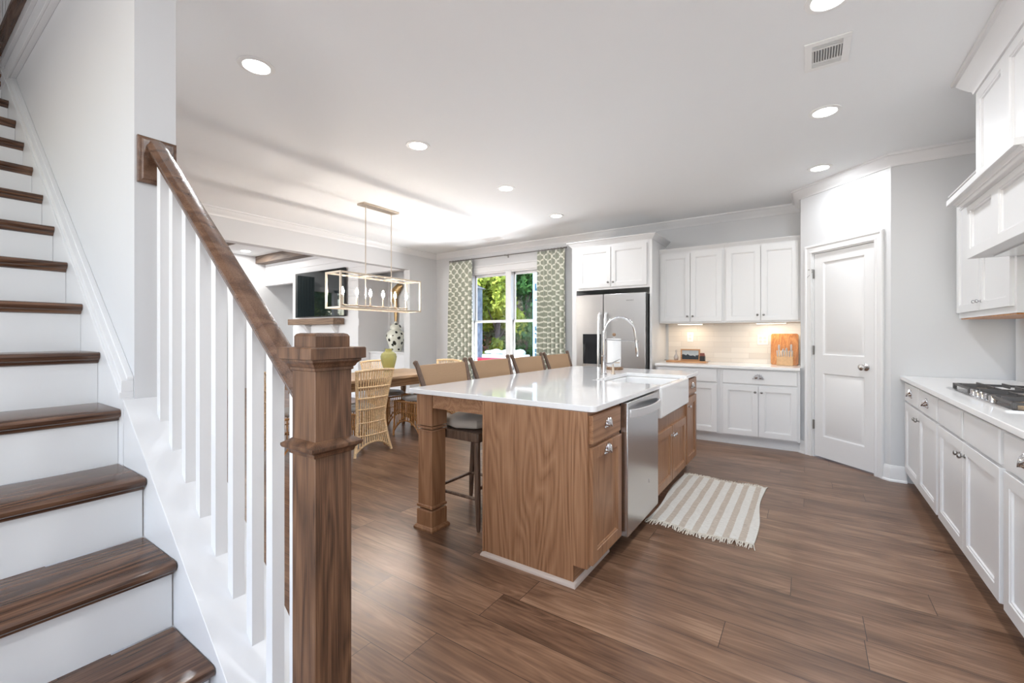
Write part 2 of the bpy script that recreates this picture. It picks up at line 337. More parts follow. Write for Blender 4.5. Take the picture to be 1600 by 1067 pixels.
# stair wall and front walls
struct('wall_stair', B(-6.05, -1.98, .525, .648, 0, 5.3), WALL)
struct('wall_stair_side', MB().box(-6.05, -1.55, -.74, -.62, 2.775, 5.3).box(-5.9, -4.75, -.74, -.62, 0, 2.775), WALL)
struct('wall_landing_end', MB().box(-6.15, -6.05, -1.7, 1.6, 2.8, 5.3), WALL)
struct('wall_landing_near', B(-1.98, -1.88, -1.7, 1.6, CEIL+.3, 5.3), WALL)
m = MB(); m.box(LW-.15, -4.7, -3.15, -3.0, 0, CEIL); m.box(-2.7, -1.7, -3.15, -3.0, 0, CEIL); m.box(-4.7, -2.7, -3.15, -3.0, 0, .6); m.box(-4.7, -2.7, -3.15, -3.0, 2.6, CEIL); m.box(1.0, RW+.15, -3.15, -3.0, 0, CEIL); m.box(-1.7, 1.0, -3.15, -3.0, 0, .75); m.box(-1.7, 1.0, -3.15, -3.0, 2.72, CEIL)
struct('wall_front', m, WALL)
# living room shell beyond the opening
m = MB(); m.box(-10.95, -10.85, -1.6, 2.55, 0, 3.3); m.box(-10.95, -10.85, 4.05, BW, 0, 3.3); m.box(-10.95, -10.85, 2.55, 4.05, 0, .6); m.box(-10.95, -10.85, 2.55, 4.05, 2.46, 3.3); m.box(-10.95, -9.95, -1.6, -1.5, 0, 3.3); m.box(-6.85, LW-.15, -1.6, -1.5, 0, 3.3); m.box(-9.95, -6.85, -1.6, -1.5, 0, .65); m.box(-9.95, -6.85, -1.6, -1.5, 2.75, 3.3)
struct('wall_living', m, WALL)
# fireplace wall with niches either side
m = MB(); FY = 5.36
m.box(-10.85, LW-.15, FY, FY+.12, 2.42, 3.12); m.box(-9.62, -7.27, FY, BW, 0, 2.42)
m.box(-10.85, -9.62, BW-.05, BW-.001, .93, 2.42); 
struct('wall_fireplace', m, SHIP)
m = MB(); m.box(-10.85, -9.62, 5.60, BW-.05, 0, .90); m.box(-10.85, -9.62, 5.57, BW-.05, .90, .93)
struct('trim_1', m, TRIM, bevel=.003)
m = MB(); m.box(-7.27, LW-.15, 5.62, BW-.001, 0, .885); m.box(-7.27, LW-.15, 5.59, BW-.001, .885, .915); m.box(-7.27, -7.20, BW-.03, BW-.001, .915, 2.42)
for a in (-7.2, -6.62): m.box(a+.03, a+.53, 5.605, 5.62, .12, .83)
struct('trim_2', m, TRIM, bevel=.003)
# opening casing
# crown
H = .088
CR = [(0, -H-.006), (.010, -H-.006), (.014, -H+.008), (.030, -H+.022), (.055, -.040), (.070, -.020), (.084, -.016), (.088, 0), (0, 0)]
cz = [(o, CEIL-.0005+z) for o, z in CR]
m = MB(); m.sweep(cz, [(LW, .66), (LW, BW), (-.063-.0, BW)], -1)
m.sweep(cz, [(-.0632, BW), (DG0.x, DG0.y), (DG1.x, DG1.y), (RW, DG1.y), (RW, 3.67)], -1)
m.sweep(cz, [(RW, 2.72), (RW, -2.9)], -1)
struct('trim_3', m, TRIM)
# baseboards (with shoe)
BB = [(0, 0), (.028, 0), (.026, .012), (.016, .02), (.014, .105), (.010, .118), (.006, .132), (0, .134)]
m = MB(); m.sweep(BB, [(D1*du.x+DG0.x+du.x*.075, D1*du.y+DG0.y+du.y*.075), (DG1.x, DG1.y), (.69, DG1.y)], -1)
a0 = DG0+du*.001; a1 = DG0+du*(D0-.076); m.sweep(BB, [tuple(a0), tuple(a1)], -1)
struct('baseboard_pantry', m, TRIM)
m = MB(); m.sweep(BB, [(LW, 5.42), (LW, BW), (-2.75, BW)], -1)
struct('baseboard_back', m, TRIM)
# pantry door
cas = [(0, 0), (.018, 0), (.020, .012), (.014, .022), (.018, .034), (.018, .050), (.026, .058), (.026, .072), (.020, .078), (0, .078)]   # (out, across)
m = MB(); m.M = F
def casing(m, u0, u1, h, prof, w0=0, sides=2):
    loops = []
    for (uu, vv, du_, dv_) in ((u0, .0, -1, 0), (u0, h, -1, 1), (u1, h, 1, 1), (u1, .0, 1, 0)):
        loops.append([(uu+du_*a, vv+dv_*a, w0+o) for o, a in prof])
    m.loft(loops)
casing(m, D0, D1, DH, cas)
m.box(D0, D0+.012, 0, DH, -.12, .0); m.box(D1-.012, D1, 0, DH, -.12, .0); m.box(D0, D1, DH-.012, DH, -.12, .0)
struct('trim_4', m, TRIM)
door = build('door_1', MB(), TRIM, kind='structure')
m = MB(); m.M = F; a, b = D0+.015, D1-.015; z0, z1 = .014, DH-.015; wf = -.012; wb = -.047
P1 = (a+.095, b-.095, 1.045, 1.975); P2 = (a+.095, b-.095, .225, .86)
m.box(a, P1[0], z0, z1, wb, wf); m.box(P1[1], b, z0, z1, wb, wf)
m.box(P1[0], P1[1], z0, P2[2], wb, wf); m.box(P1[0], P1[1], P2[3], P1[2], wb, wf); m.box(P1[0], P1[1], P1[3], z1, wb, wf)
for q in (P1, P2): m.rect(*q, [(0, wb), (0, wf), (.012, wf-.012), (.022, wf-.012), (.04, wf-.004)])
build('door_panel', m, TRIM, door)
m = MB(); m.M = F; ku, kz = D0+.55, .952
m.lathe([(.032, 0), (.032, .006), (.014, .012), (.012, .03)], (0, 0, 0), 20)
mm = MB(); mm.M = F @ Matrix.Translation((ku, kz, wf))
mm.lathe([(.033, 0), (.033, .005), (.014, .012), (.012, .03), (.022, .036), (.029, .048), (.028, .060), (.016, .068), (.002, .070)], (0, 0, 0), 24)
build('door_knob', mm, NICKEL, door)
for hz in (1.87, 1.09, .33):
    m = MB(); m.M = F; m.box(D0+.006, D0+.016, hz-.045, hz+.045, -.014, .004); m.tube([(D0+.012, hz-.047, .002), (D0+.012, hz+.047, .002)], .006, 8)
    if hz > 1.8: m.tube([(D0+.012, hz+.045, .004), (D0-.03, hz+.047, .022)], .003, 6); m.tube([(D0+.012, hz+.03, .004), (D0-.04, hz-.03, .022)], .002, 6)
    build('hinge', m, DNICK, door)
# window
win = build('window_1', MB(), TRIM, kind='structure')
m = MB(); m.box(WX0-.0, WX1, BW-.022, BW, WZ1-.005, WZ1+.095); m.box(WX0-.03, WX1+.03, BW-.035, BW, WZ1+.095, WZ1+.12)
m.box(WX0-.09, WX0, BW-.02, BW, WZ0-.1, WZ1+.095); m.box(WX1, WX1+.09, BW-.02, BW, WZ0-.1, WZ1+.095); m.box(WX0-.1, WX1+.1, BW-.05, BW, WZ0-.03, WZ0)
m.box(WX0, WX0+.03, BW, BW+.14, WZ0, WZ1); m.box(WX1-.03, WX1, BW, BW+.14, WZ0, WZ1); m.box(WX0, WX1, BW, BW+.14, WZ0, WZ0+.03); m.box(WX0, WX1, BW, BW+.14, WZ1-.03, WZ1)
MX = -4.215; m.box(MX-.055, MX+.055, BW-.012, BW+.12, WZ0, WZ1)
build('window_frame', m, TRIM, win, bevel=.002)
for (xa, xb) in ((WX0+.03, MX-.055), (MX+.055, WX1-.03)):
    m = MB(); zm = 1.482
    for (za, zb, y) in ((WZ0+.03, zm+.02, BW+.05), (zm-.02, WZ1-.03, BW+.085)):
        m.box(xa, xa+.022, y, y+.03, za, zb); m.box(xb-.022, xb, y, y+.03, za, zb); m.box(xa, xb, y, y+.03, za, za+.032); m.box(xa, xb, y, y+.03, zb-.038, zb)
    s_ = build('window_sash', m, TRIM, win, bevel=.002)
    m = MB(); m.box(xa+.02, xb-.02, BW+.062, BW+.066, WZ0+.05, zm); m.box(xa+.02, xb-.02, BW+.098, BW+.102, zm, WZ1-.05)
    build('window_pane', m, GLASS, s_)
# unseen window frames, added around the front, living and hall fill lamps
for i, (x0, x1, y, z0, z1) in enumerate(((-1.7, 1.0, -3.1, .75, 2.72), (-9.95, -6.85, -1.56, .65, 2.75), (-4.7, -2.7, -3.1, .6, 2.6))):
    m = MB(); nn = 3
    for k in range(nn+1): xx = x0+(x1-x0)*k/nn; m.box(xx-.03, xx+.03, y-.03, y+.05, z0, z1)
    for zz in (z0, (z0+z1)/2, z1): m.box(x0, x1, y-.03, y+.05, zz-.03, zz+.03)
    struct('window_%d' % (i+2), m, TRIM)

m = MB(); m.box(-10.93, -10.82, 2.55, 2.62, .6, 2.46); m.box(-10.93, -10.82, 3.98, 4.05, .6, 2.46); m.box(-10.93, -10.82, 3.24, 3.36, .6, 2.46); m.box(-10.93, -10.82, 2.55, 4.05, .57, .65); m.box(-10.93, -10.82, 2.55, 4.05, 2.40, 2.52); m.box(-10.92, -10.87, 2.55, 4.05, 1.50, 1.55)
struct('window_5', m, TRIM)
# ---------------------------------------------------------------- ceiling fixtures
def cs(x, y): k = (CEIL-CAMH)/1.495; return x*k, y*k
cans = [((-2.54, 1.205), 'recessed ceiling light nearest the stair rail, left of the kitchen'), ((-2.55, 2.431), 'recessed ceiling light above the near end of the island stools'),
        ((-2.555, 3.647), 'recessed ceiling light between the chandelier and the fridge, third along the left row'), ((-2.62, 4.849), 'recessed ceiling light farthest along the left row, before the fridge cabinet'),
        ((.078, 2.395), 'recessed ceiling light cut off by the top edge of the photo'), ((.095, 3.594), 'recessed ceiling light beyond the square air vent'), ((.09, 4.785), 'recessed ceiling light just in front of the pantry door crown'),
        ((.09, 1.15), 'recessed ceiling light over the near kitchen floor'), ((.09, -.2), 'recessed ceiling light above the entry floor')]
for (c, lab) in cans:
    x, y = cs(*c); r = thing('recessed_light', lab, 'ceiling light', (x, y, CEIL), group='recessed ceiling lights')
    m = MB(); m.lathe([(.066, -.001), (.070, -.007), (.094, -.004), (.096, 0)], (x, y, CEIL), 32, cap=False); build('trim_ring', m, PLASTIC, r)
    m = MB(); m.lathe([(.068, -.0005), (.067, -.004), (.001, -.0045)], (x, y, CEIL), 32); build('lens', m, CANE, r)
    light('downlight', 'AREA', (0, 0, -.012), (0, 0, 0), 5.9, (.92, .96, 1), .10, parent=r)
def vent(x0, x1, y0, y1, lab, n=11):
    r = thing('ceiling_vent', lab, 'air vent', ((x0+x1)/2, (y0+y1)/2, CEIL))
    z = CEIL-.0005
    m = MB(); b_ = .035; m.box(x0, x1, y0, y0+b_, z-.006, z); m.box(x0, x1, y1-b_, y1, z-.006, z); m.box(x0, x0+b_, y0+b_, y1-b_, z-.006, z); m.box(x1-b_, x1, y0+b_, y1-b_, z-.006, z)
    m.box(x0+b_, x1-b_, y0+.075, y0+.083, z-.006, z); m.box(x0+b_, x1-b_, y1-.083, y1-.075, z-.006, z); build('frame', m, PLASTIC, r, bevel=.001)
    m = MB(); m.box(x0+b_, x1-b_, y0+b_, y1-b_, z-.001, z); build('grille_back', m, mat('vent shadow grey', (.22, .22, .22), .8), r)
    m = MB()
    for k in range(n):
        xx = x0+b_+.006+(x1-x0-2*b_-.012)*k/(n-1); m.prism([(xx-.0045, z-.001), (xx-.001, z-.008), (xx+.001, z-.008), (xx-.002, z-.001)], y0+.083, y1-.083, 'y')
    for k in range(3):
        yy = y0+b_+.007+.013*k; m.box(x0+b_, x1-b_, yy, yy+.004, z-.006, z-.001); m.box(x0+b_, x1-b_, y1-(yy-y0)-.004, y1-(yy-y0), z-.006, z-.001)
    build('louvers', m, PLASTIC, r)
vent(-.015, .187, 2.765, 3.055, 'white ceiling air register between two recessed lights at upper right')
vent(-4.33, -3.98, 5.50, 5.66, 'white ceiling air register in front of the curtained window')

# ---------------------------------------------------------------- staircase
def LZ(x): return 1.022-.80*(x+1.98)
RISE, RUN = .1956, .2473
XK = lambda k: -1.253-RUN*(k-2); ZK = lambda k: .4+RISE*(k-2)
SY0 = -.598
st = thing('staircase', 'straight staircase with dark stained wood treads and white risers at left', 'staircase', (-1.0, 0, 0))
for k in range(1, 16):
    x, z = XK(k), ZK(k); xb = x-RUN
    m = MB(); e = SN-.001
    prof = [(xb-.026, z-.028), (xb-.026, z), (x-.012, z), (x-.003, z-.004), (x, z-.012), (x-.003, z-.022), (x-.010, z-.028), (x-.020, z-.031), (x-.024, z-.040), (x-.034, z-.044), (x-.034, z-.028)]
    if k < 15: m.prism(prof, SY0, e, 'y'); build('tread', m, TREAD, st)
    else: m.box(-5.88, x, SY0, e, z-.03, z); build('landing', m, TREAD, st)
    m = MB(); zb = ZK(k-1) if k > 1 else 0
    m.box(x-.046, x-.0345, SY0, e, zb, z-.0285); build('riser', m, RISER, st)
# skirt board + curb + cap
m = MB(); xa = -4.5; m.prism([(xa, ZK(14)-.35), (xa, LZ(xa)), (-1.981, LZ(-1.981)), (-1.981, LZ(-1.981)-.36)], SN, .5245, 'y')
build('skirt_board', m, TRIM, st)
m = MB()   # moulding along top of the skirt on the wall
for (a_, b_, y) in ((.0, .022, .484), (.022, .062, .490), (.062, .074, .506)):
    m.prism([(xa-.1, LZ(xa-.1)+a_-.0), (xa-.1, LZ(xa-.1)+b_), (-1.985, LZ(-1.985)+b_), (-1.985, LZ(-1.985)+a_)], y, .5245, 'y')
build('skirt_moulding', m, TRIM, st, bevel=.0015)
m = MB(); xe = -.977; m.prism([(-1.98, 0), (-1.98, LZ(-1.98)-.03), (xe, LZ(xe)-.03), (xe, 0)], SN+.003, .648, 'y'); build('curb_wall', m, TRIM, st)
m = MB(); m.prism([(-1.979, LZ(-1.98)-.03), (-1.979, LZ(-1.98)), (xe, LZ(xe)), (xe, LZ(xe)-.03)], SN, .682, 'y'); build('curb_cap', m, TRIM, st, bevel=.0015)
# balustrade
ba = thing('stair_balustrade', 'stair railing with box newel post, dark wood handrail and square white balusters', 'railing', (-.928, .586, 0))
CY = .5855
nw = MB(); nx0, nx1, ny0, ny1 = -.974, -.8825, .54, .631
nw.box(nx0, nx1, ny0, ny1, 0, 1.18); newel = build('newel_post', nw, NEWEL, ba, bevel=.0015)
nw = MB(); nw.rect(nx0, nx1, ny0, ny1, [(.001, 1.168), (-.003, 1.170), (-.003, 1.176), (-.006, 1.178), (-.009, 1.184), (-.0155, 1.190), (-.0155, 1.1945), (-.023, 1.196), (-.023, 1.219), (-.0215, 1.2215), (.003, 1.2215), (.003, 1.246), (.006, 1.251), (.012, 1.2535)])
build('newel_cap', nw, NEWEL, newel, flat=True)
nw = MB(); nw.rect(nx0, nx1, ny0, ny1, [(.001, .978), (-.004, .981), (-.006, .988), (-.011, .993), (-.016, .995), (-.018, .999), (-.018, 1.004), (.001, 1.016)]); build('newel_collar', nw, NEWEL, newel)
nw = MB(); nw.rect(nx0, nx1, ny0, ny1, [(-.02, 0), (-.02, .14), (-.012, .15), (.001, .16)]); build('newel_base', nw, NEWEL, newel)
RZ = lambda x: 1.087-.845*(x+1.0)
def railsec(x, z0):
    pr = [(-.022, 0), (-.024, .012), (-.030, .020), (-.031, .030), (-.026, .036), (-.020, .047), (-.008, .052), (.008, .052), (.020, .047), (.026, .036), (.031, .030), (.030, .020), (.024, .012), (.022, 0)]
    return [(x, CY+a_, z0+b_*1.12) for a_, b_ in pr]
m = MB(); m.loft([railsec(nx0-.0005, RZ(nx0)), railsec(-1.958, RZ(-1.958))]); build('handrail', m, RAILW, ba)
m = MB(); m.M = Matrix(((0, 0, 1, 0), (1, 0, 0, 0), (0, 1, 0, 0), (0, 0, 0, 1)))  # u=Y, v=Z, w=X
m.rect(.531, .646, 1.795, 1.962, [(0, -1.9795), (0, -1.968), (.006, -1.964), (.010, -1.9635), (.014, -1.9585)]); build('rosette', m, RAILW, ba)
for i in range(9):
    xr = -1.882+.1095*i if i < 7 else (-1.121 if i == 7 else -1.010)
    x0, x1 = xr-.030, xr
    if i == 8: x0, x1 = -1.040, -1.010
    m = MB(); yA, yB = CY-.0155, CY+.0155
    m.loft([[(x0, yA, LZ(x0)+.0005), (x1, yA, LZ(x1)+.0005), (x1, yB, LZ(x1)+.0005), (x0, yB, LZ(x0)+.0005)], [(x0, yA, RZ(x0)+.001), (x1, yA, RZ(x1)+.001), (x1, yB, RZ(x1)+.001), (x0, yB, RZ(x0)+.001)]])
    build('baluster', m, TRIM, ba)
# upper floor guard at the top of the stairwell
gd = thing('landing_guard', 'upstairs landing edge with dark wood nosing and newel at top left corner', 'railing', (-3.6, .5, 2.9))
m = MB(); m.box(-4.6, -1.99, .498, .5245, 2.90, 3.16); m.box(-4.6, -1.99, .486, .498, 2.90, 2.975); m.box(-4.6, -1.99, .480, .498, 3.03, 3.045); build('apron_board', m, TRIM, gd, bevel=.002)
m = MB(); m.box(-4.6, -1.99, .455, .5245, 3.16, 3.20); build('nosing', m, RAILW, gd, bevel=.006)
m = MB(); m.box(-4.66, -4.56, .41, .5, 3.0, 4.0); build('newel_post', m, NEWEL, gd, bevel=.002)
m = MB(); m.box(-4.56, -1.99, .47, .52, 3.92, 3.98); build('handrail', m, RAILW, gd, bevel=.01)
for i in range(22):
    x = -4.45+.11*i; build('baluster', B(x, x+.03, .478, .508, 3.2, 3.92), TRIM, gd)

# ---------------------------------------------------------------- hardware
def shell_pull(F, u, v, s=1.0, parent=None, material=CHROME, w0=.02, nr=7):
    m = MB(); W, Hh, D = .043*s, .044*s, .027*s
    loops = []
    N = 28
    for j in range(7):
        t = j/6*PI/2; loop = []
        for k in range(N+1):
            a = PI*k/N; rr = 1+.13*math.cos(a*nr*2)*(math.cos(t))
            loop.append((u+W*math.cos(a)*math.cos(t)*rr, v-Hh*.45+Hh*math.sin(a)*math.cos(t)*rr*1.0, w0+D*math.sin(t)*(.6+.4*math.sin(a))))
        loops.append(loop)
    vs = [p for l in loops for p in l]; n = N+1; fs = []
    for j in range(6):
        for k in range(N): fs.append((j*n+k, j*n+k+1, (j+1)*n+k+1, (j+1)*n+k))
    m.M = F; m.add(vs, fs)
    for sx in (-1, 1): m.ball((u+sx*W*1.02, v-Hh*.42, w0+.004), .007*s, .007*s, .005*s, 8, 6)
    o = build('pull', m, material, parent); md = o.modifiers.new('solid', 'SOLIDIFY'); md.thickness = .0018; return o
def knob(F, u, v, parent, material=CHROME, r=.013, w0=.02, oval=1.0):
    m = MB(); m.M = F @ Matrix.Translation((u, v, w0)) @ Matrix.Diagonal((oval, 1, 1, 1))
    m.lathe([(r*.75, 0), (r*.7, .003), (r*.38, .006), (r*.36, .012), (r*.8, .016), (r, .021), (r*.92, .026), (r*.5, .030), (.0005, .031)], (0, 0, 0), 16)
    return build('knob', m, material, parent)
DOORP = lambda s: [(0, .0), (0, .0185), (.0015, .020), (s, .020), (s+.003, .016), (s+.009, .0155), (s+.011, .008)]
def door_(F, u0, u1, v0, v1, mt, parent, s=.056, name='door'):
    m = MB(); m.M = F; m.rect(u0, u1, v0, v1, DOORP(s)); return build(name, m, mt, parent)
def drawer_(F, u0, u1, v0, v1, mt, parent, name='drawer'):
    m = MB(); m.M = F; m.rect(u0, u1, v0, v1, [(0, 0), (0, .015), (.004, .020), (.008, .020)]); return build(name, m, mt, parent)

# ---------------------------------------------------------------- island
IY0, IY1, IX0, IX1 = 1.955, 4.385, -1.518, -.887
isl = thing('kitchen_island', 'long cherry-brown wooden kitchen island base with turned square legs under white countertop', 'kitchen island', (-1.2, 3.15, 0))
m = MB(); m.prism([(IX0, .0), (IX0, .869), (IX1, .869), (IX1, .105), (IX1-.075, .105), (IX1-.075, 0)], IY0, IY0+.018, 'y'); m.box(IX0-.012, IX0, IY0-.004, IY0+.03, .0, .869)
build('end_panel', m, ISL, isl, bevel=.001)
m = MB(); m.prism([(IX0, .0), (IX0, .869), (IX1, .869), (IX1, .105), (IX1-.075, .105), (IX1-.075, 0)], IY1-.018, IY1, 'y'); build('end_panel', m, ISL, isl)
m = MB(); m.box(IX0, IX0+.018, IY0+.018, IY1-.018, 0, .869); build('back_panel', m, ISL, isl)
m = MB()   # face frame and carcass boxes
def carc(y0, y1, zt=.869): m.box(IX1-.55, IX1-.019, y0, y1, .105, zt); m.box(IX1-.0185, IX1, y0, y1, .105, zt)
carc(IY0+.018, 2.392); carc(3.018, IY1-.018, .655); m.box(IX1-.55, IX1, 3.018, 3.075, .655, .869); m.box(IX1-.55, IX1, 3.925, IY1-.018, .655, .869)
build('carcass', m, ISL, isl)
m = MB(); m.box(IX1-.09, IX1-.075, IY0+.018, 2.39, 0, .104); m.box(IX1-.09, IX1-.075, 3.02, IY1-.018, 0, .104); build('toe_kick', m, ISLX, isl)
sh = [(0, 0), (.018, 0), (.017, .008), (.010, .018), (0, .022)]
m = MB(); m.sweep(sh, [(IX0, 2.5), (IX0, IY0), (IX1-.075, IY0), (IX1-.075, 2.39)], -1); build('shoe_moulding', m, mat('pale shoe moulding', (.55, .46, .40), .4), isl, label='pale taupe shoe moulding')
FI = frame((IX1, 0, 0), (0, 1, 0), (1, 0, 0))
d = drawer_(FI, 1.978, 2.362, .712, .852, ISLX, isl); shell_pull(FI, 2.17, .79, 1.0, d)
d = door_(FI, 1.978, 2.375, .118, .692, ISL, isl); shell_pull(FI, 2.165, .655, 1.0, d)
d = door_(FI, 3.055, 3.485, .118, .545, ISL, isl); knob(FI, 3.46, .475, d, CHROME, .0135, oval=1.2)
d = door_(FI, 3.495, 3.945, .118, .545, ISL, isl); knob(FI, 3.525, .475, d, CHROME, .0135, oval=1.2)
d = drawer_(FI, 3.985, 4.365, .712, .852, ISLX, isl); shell_pull(FI, 4.18, .79, 1.0, d)
d = door_(FI, 3.985, 4.365, .118, .692, ISL, isl); knob(FI, 4.02, .62, d, CHROME, .0135, oval=1.3)
for ly in (1.985, 4.215):
    a0, a1, b0, b1 = -2.098, -1.958, ly, ly+.14
    m = MB(); m.rect(a0, a1, b0, b1, [(-.012, 0), (-.013, .012), (-.004, .024), (.002, .028), (.002, .122), (.008, .128), (.024, .129), (.024, .137), (.006, .138), (.002, .143), (.002, .155), (.009, .160), (.009, .630), (.002, .634), (.002, .640), (.024, .641), (.024, .648), (.004, .649), (.004, .662), (.020, .663), (.020, .668), (.002, .669), (.002, .868)])
    build('leg', m, ISL, isl, flat=True)
m = MB(); m.box(-1.956, IX0-.013, 1.99, 2.012, .785, .868); m.box(-1.956, IX0-.013, 4.33, 4.352, .785, .868); m.box(-2.09, -2.068, 2.127, 4.213, .785, .868); build('apron', m, ISLX, isl)
m = MB()
def rc(cx, cy, r, a0, n=6): return [(cx+r*math.cos(math.radians(a0+90*k/n)), cy+r*math.sin(math.radians(a0+90*k/n))) for k in range(n+1)]
CX0, CX1, CY0, CY1 = -2.155, -.852, 1.965, 4.41
poly = rc(CX0+.012, CY0+.012, .012, 180)+rc(CX1-.035, CY0+.035, .035, 270)+[(CX1, 3.10), (-1.37, 3.10), (-1.37, 3.90), (CX1, 3.90)]+rc(CX1-.035, CY1-.035, .035, 0)+rc(CX0+.012, CY1-.012, .012, 90)
m = MB(); m.prism(poly, .87, .90, 'z')
build('island_countertop', m, QUARTZ, label='glossy white quartz countertop of the island', cat='countertop', bevel=.003)
# dishwasher
dw = thing('dishwasher', 'stainless steel dishwasher with bowed bar handle built into the island', 'dishwasher', (-.9, 2.7, 0))
m = MB(); m.box(-1.44, -.885, 2.396, 3.012, .10, .866); build('body', m, BLACK, dw)
m = MB(); m.box(-1.0, -.955, 2.40, 3.01, 0.0, .10); build('toe_panel', m, BLACK, dw)
m = MB(); m.box(-.884, -.842, 2.402, 3.010, .10, .862); build('door', m, STEEL, dw, bevel=.004)
m = MB(); pts = []
for k in range(17):
    t = k/16; y = 2.425+(2.985-2.425)*t; pts.append((-.842+.004+.045*math.sin(PI*t)**.6 if 0 < t < 1 else -.842, y))
loops = [[(x, y, .775), (x+.010, y, .775), (x+.010, y, .822), (x, y, .822)] for x, y in pts]
m.loft(loops); build('handle', m, mat('light steel handle', (.78, .78, .79), .3, .7), dw, label='pale steel bowed bar handle', bevel=.002)
build('badge', B(-.8418, -.8405, 2.80, 2.815, .30, .325), CHROME, dw)
# sink
sk_ = thing('farmhouse_sink', 'white fireclay apron-front farmhouse sink set into the island', 'sink', (-1.1, 3.5, .66))
m = MB(); m.box(-.888, -.838, 3.082, 3.918, .662, .885); m.box(-1.40, -.888, 3.082, 3.112, .662, .868); m.box(-1.40, -.888, 3.888, 3.918, .662, .868); m.box(-1.40, -1.37, 3.112, 3.888, .662, .868); m.box(-1.37, -.888, 3.112, 3.888, .662, .69)
build('basin', m, CERAMIC, sk_, bevel=.018, seg=4)
m = MB(); m.lathe([(.045, .6905), (.045, .694), (.02, .692)], (-1.13, 3.5, 0), 20); build('drain', m, CHROME, sk_)
# faucet
fx, fy = -1.475, 3.60
fa = thing('kitchen_faucet', 'tall chrome gooseneck kitchen faucet with pull-down sprayer standing on the island', 'faucet', (fx, fy, .9))
m = MB(); m.lathe([(.030, 0), (.030, .006), (.024, .010), (.0225, .012), (.0225, .16), (.018, .165), (.018, .30)], (fx, fy, .9), 20); build('body', m, CHROME, fa)
m = MB(); R_ = .135; pts = [(fx, fy, 1.19+.0)]; 
for k in range(17): a_ = PI*k/16; pts.append((fx+R_*.92*(1-math.cos(a_)), fy+R_*.35*(1-math.cos(a_)), 1.245+R_*math.sin(a_)*1.15))
pts.append((fx+R_*1.90, fy+R_*.74, 1.16)); m.tube(pts, .0125, 12); build('spout', m, CHROME, fa)
m = MB(); e = Vector(pts[-1]); m.tube([e+Vector((0, 0, .02)), e+Vector((.006, 0, -.03)), e+Vector((.010, .002, -.10))], [.016, .018, .016], 14)
build('spray_head', m, CHROME, fa)
m = MB(); m.tube([(fx, fy, 1.205), (e.x, e.y, 1.19)], .0045, 8); m.lathe([(.021, 0), (.021, .02)], (e.x, e.y, 1.18), 14); build('docking_arm', m, CHROME, fa)
m = MB(); m.tube([(fx, fy, .99), (fx+.06, fy+.035, .995)], .011, 10); m.tube([(fx+.055, fy+.03, .995), (fx+.12, fy+.07, 1.035)], [.007, .004], 8); build('lever', m, CHROME, fa)
# gold reflection near the faucet, made as an added brass pump
sx, sy = -1.43, 3.70
so = thing('gold_reflection', 'small brass-toned stand-in for the gold reflection beside the faucet', 'reflection stand-in', (sx, sy, .9))
m = MB(); m.lathe([(.022, 0), (.022, .005), (.012, .01), (.011, .06)], (sx, sy, .9), 16); build('base', m, BRONZE, so)
m = MB(); m.tube([(sx, sy, .96), (sx, sy, 1.0), (sx+.05, sy+.03, 1.0)], .006, 8); build('pump', m, BRONZE, so)
# paper towel holder
tx, ty = -1.60, 4.17
tw = thing('paper_towel_holder', 'upright paper towel holder with wooden base behind the faucet', 'paper towel holder', (tx, ty, .9))
m = MB(); m.lathe([(.085, 0), (.088, .004), (.088, .024), (.084, .028)], (tx, ty, .9), 32); build('base', m, TABLED, tw)
m = MB(); m.lathe([(.006, .028), (.006, .335)], (tx, ty, .9), 10); build('rod', m, CHROME, tw)
m = MB(); m.lathe([(.008, .332), (.016, .34), (.018, .352), (.012, .362), (.001, .365)], (tx, ty, .9), 14); build('finial', m, TABLED, tw)
m = MB(); m.lathe([(.02, 0), (.066, 0), (.067, .002), (.067, .278), (.066, .28), (.02, .28)], (tx, ty, .929), 32); build('paper_towel_roll', m, PAPER, label='white paper towel roll on the wooden holder', cat='paper towel', loc=(tx, ty, .929))

# ---------------------------------------------------------------- back wall cabinets
FB = lambda y: frame((0, y, 0), (1, 0, 0), (0, -1, 0))
def crown_(m, path, z, side, s=.6, lo=0):
    m.sweep([(o*s, z+(zz+H+.006)*s+lo) for o, zz in CR], path, side)
G = BW-5.50   # base cabinets 0.6 deep
bc = thing('base_cabinet', 'white base cabinet with one wide drawer over two doors beside the pantry', 'cabinet', (-.45, 5.8, 0)); yb = 5.485
m = MB(); m.box(-.832, -.0645, yb, BW-.001, .108, .866); m.box(-.832, -.0645, yb+.07, yb+.09, .018, .108); m.box(-.832, -.0645, yb+.058, yb+.07, 0, .018); build('body', m, CAB, bc)
d = drawer_(FB(yb), -.805, -.09, .700, .850, CAB, bc); shell_pull(FB(yb), -.448, .785, 1.15, d, CHROME)
d = door_(FB(yb), -.805, -.450, .125, .680, CAB, bc); knob(FB(yb), -.478, .615, d, DNICK)
d = door_(FB(yb), -.445, -.09, .125, .680, CAB, bc); knob(FB(yb), -.416, .615, d, DNICK)
bc = thing('base_cabinet', 'white base cabinet next to the fridge, mostly hidden behind the island', 'cabinet', (-1.2, 5.8, 0))
m = MB(); m.box(-1.565, -.833, yb, BW-.001, .108, .866); m.box(-1.565, -.833, yb+.07, yb+.09, .018, .108); m.box(-1.565, -.833, yb+.058, yb+.07, 0, .018); build('body', m, CAB, bc)
d = drawer_(FB(yb), -1.54, -.865, .700, .850, CAB, bc); shell_pull(FB(yb), -1.2, .785, 1.15, d, CHROME)
d = door_(FB(yb), -1.54, -1.205, .125, .680, CAB, bc); knob(FB(yb), -1.235, .615, d, DNICK)
d = door_(FB(yb), -1.20, -.865, .125, .680, CAB, bc); knob(FB(yb), -1.17, .615, d, DNICK)
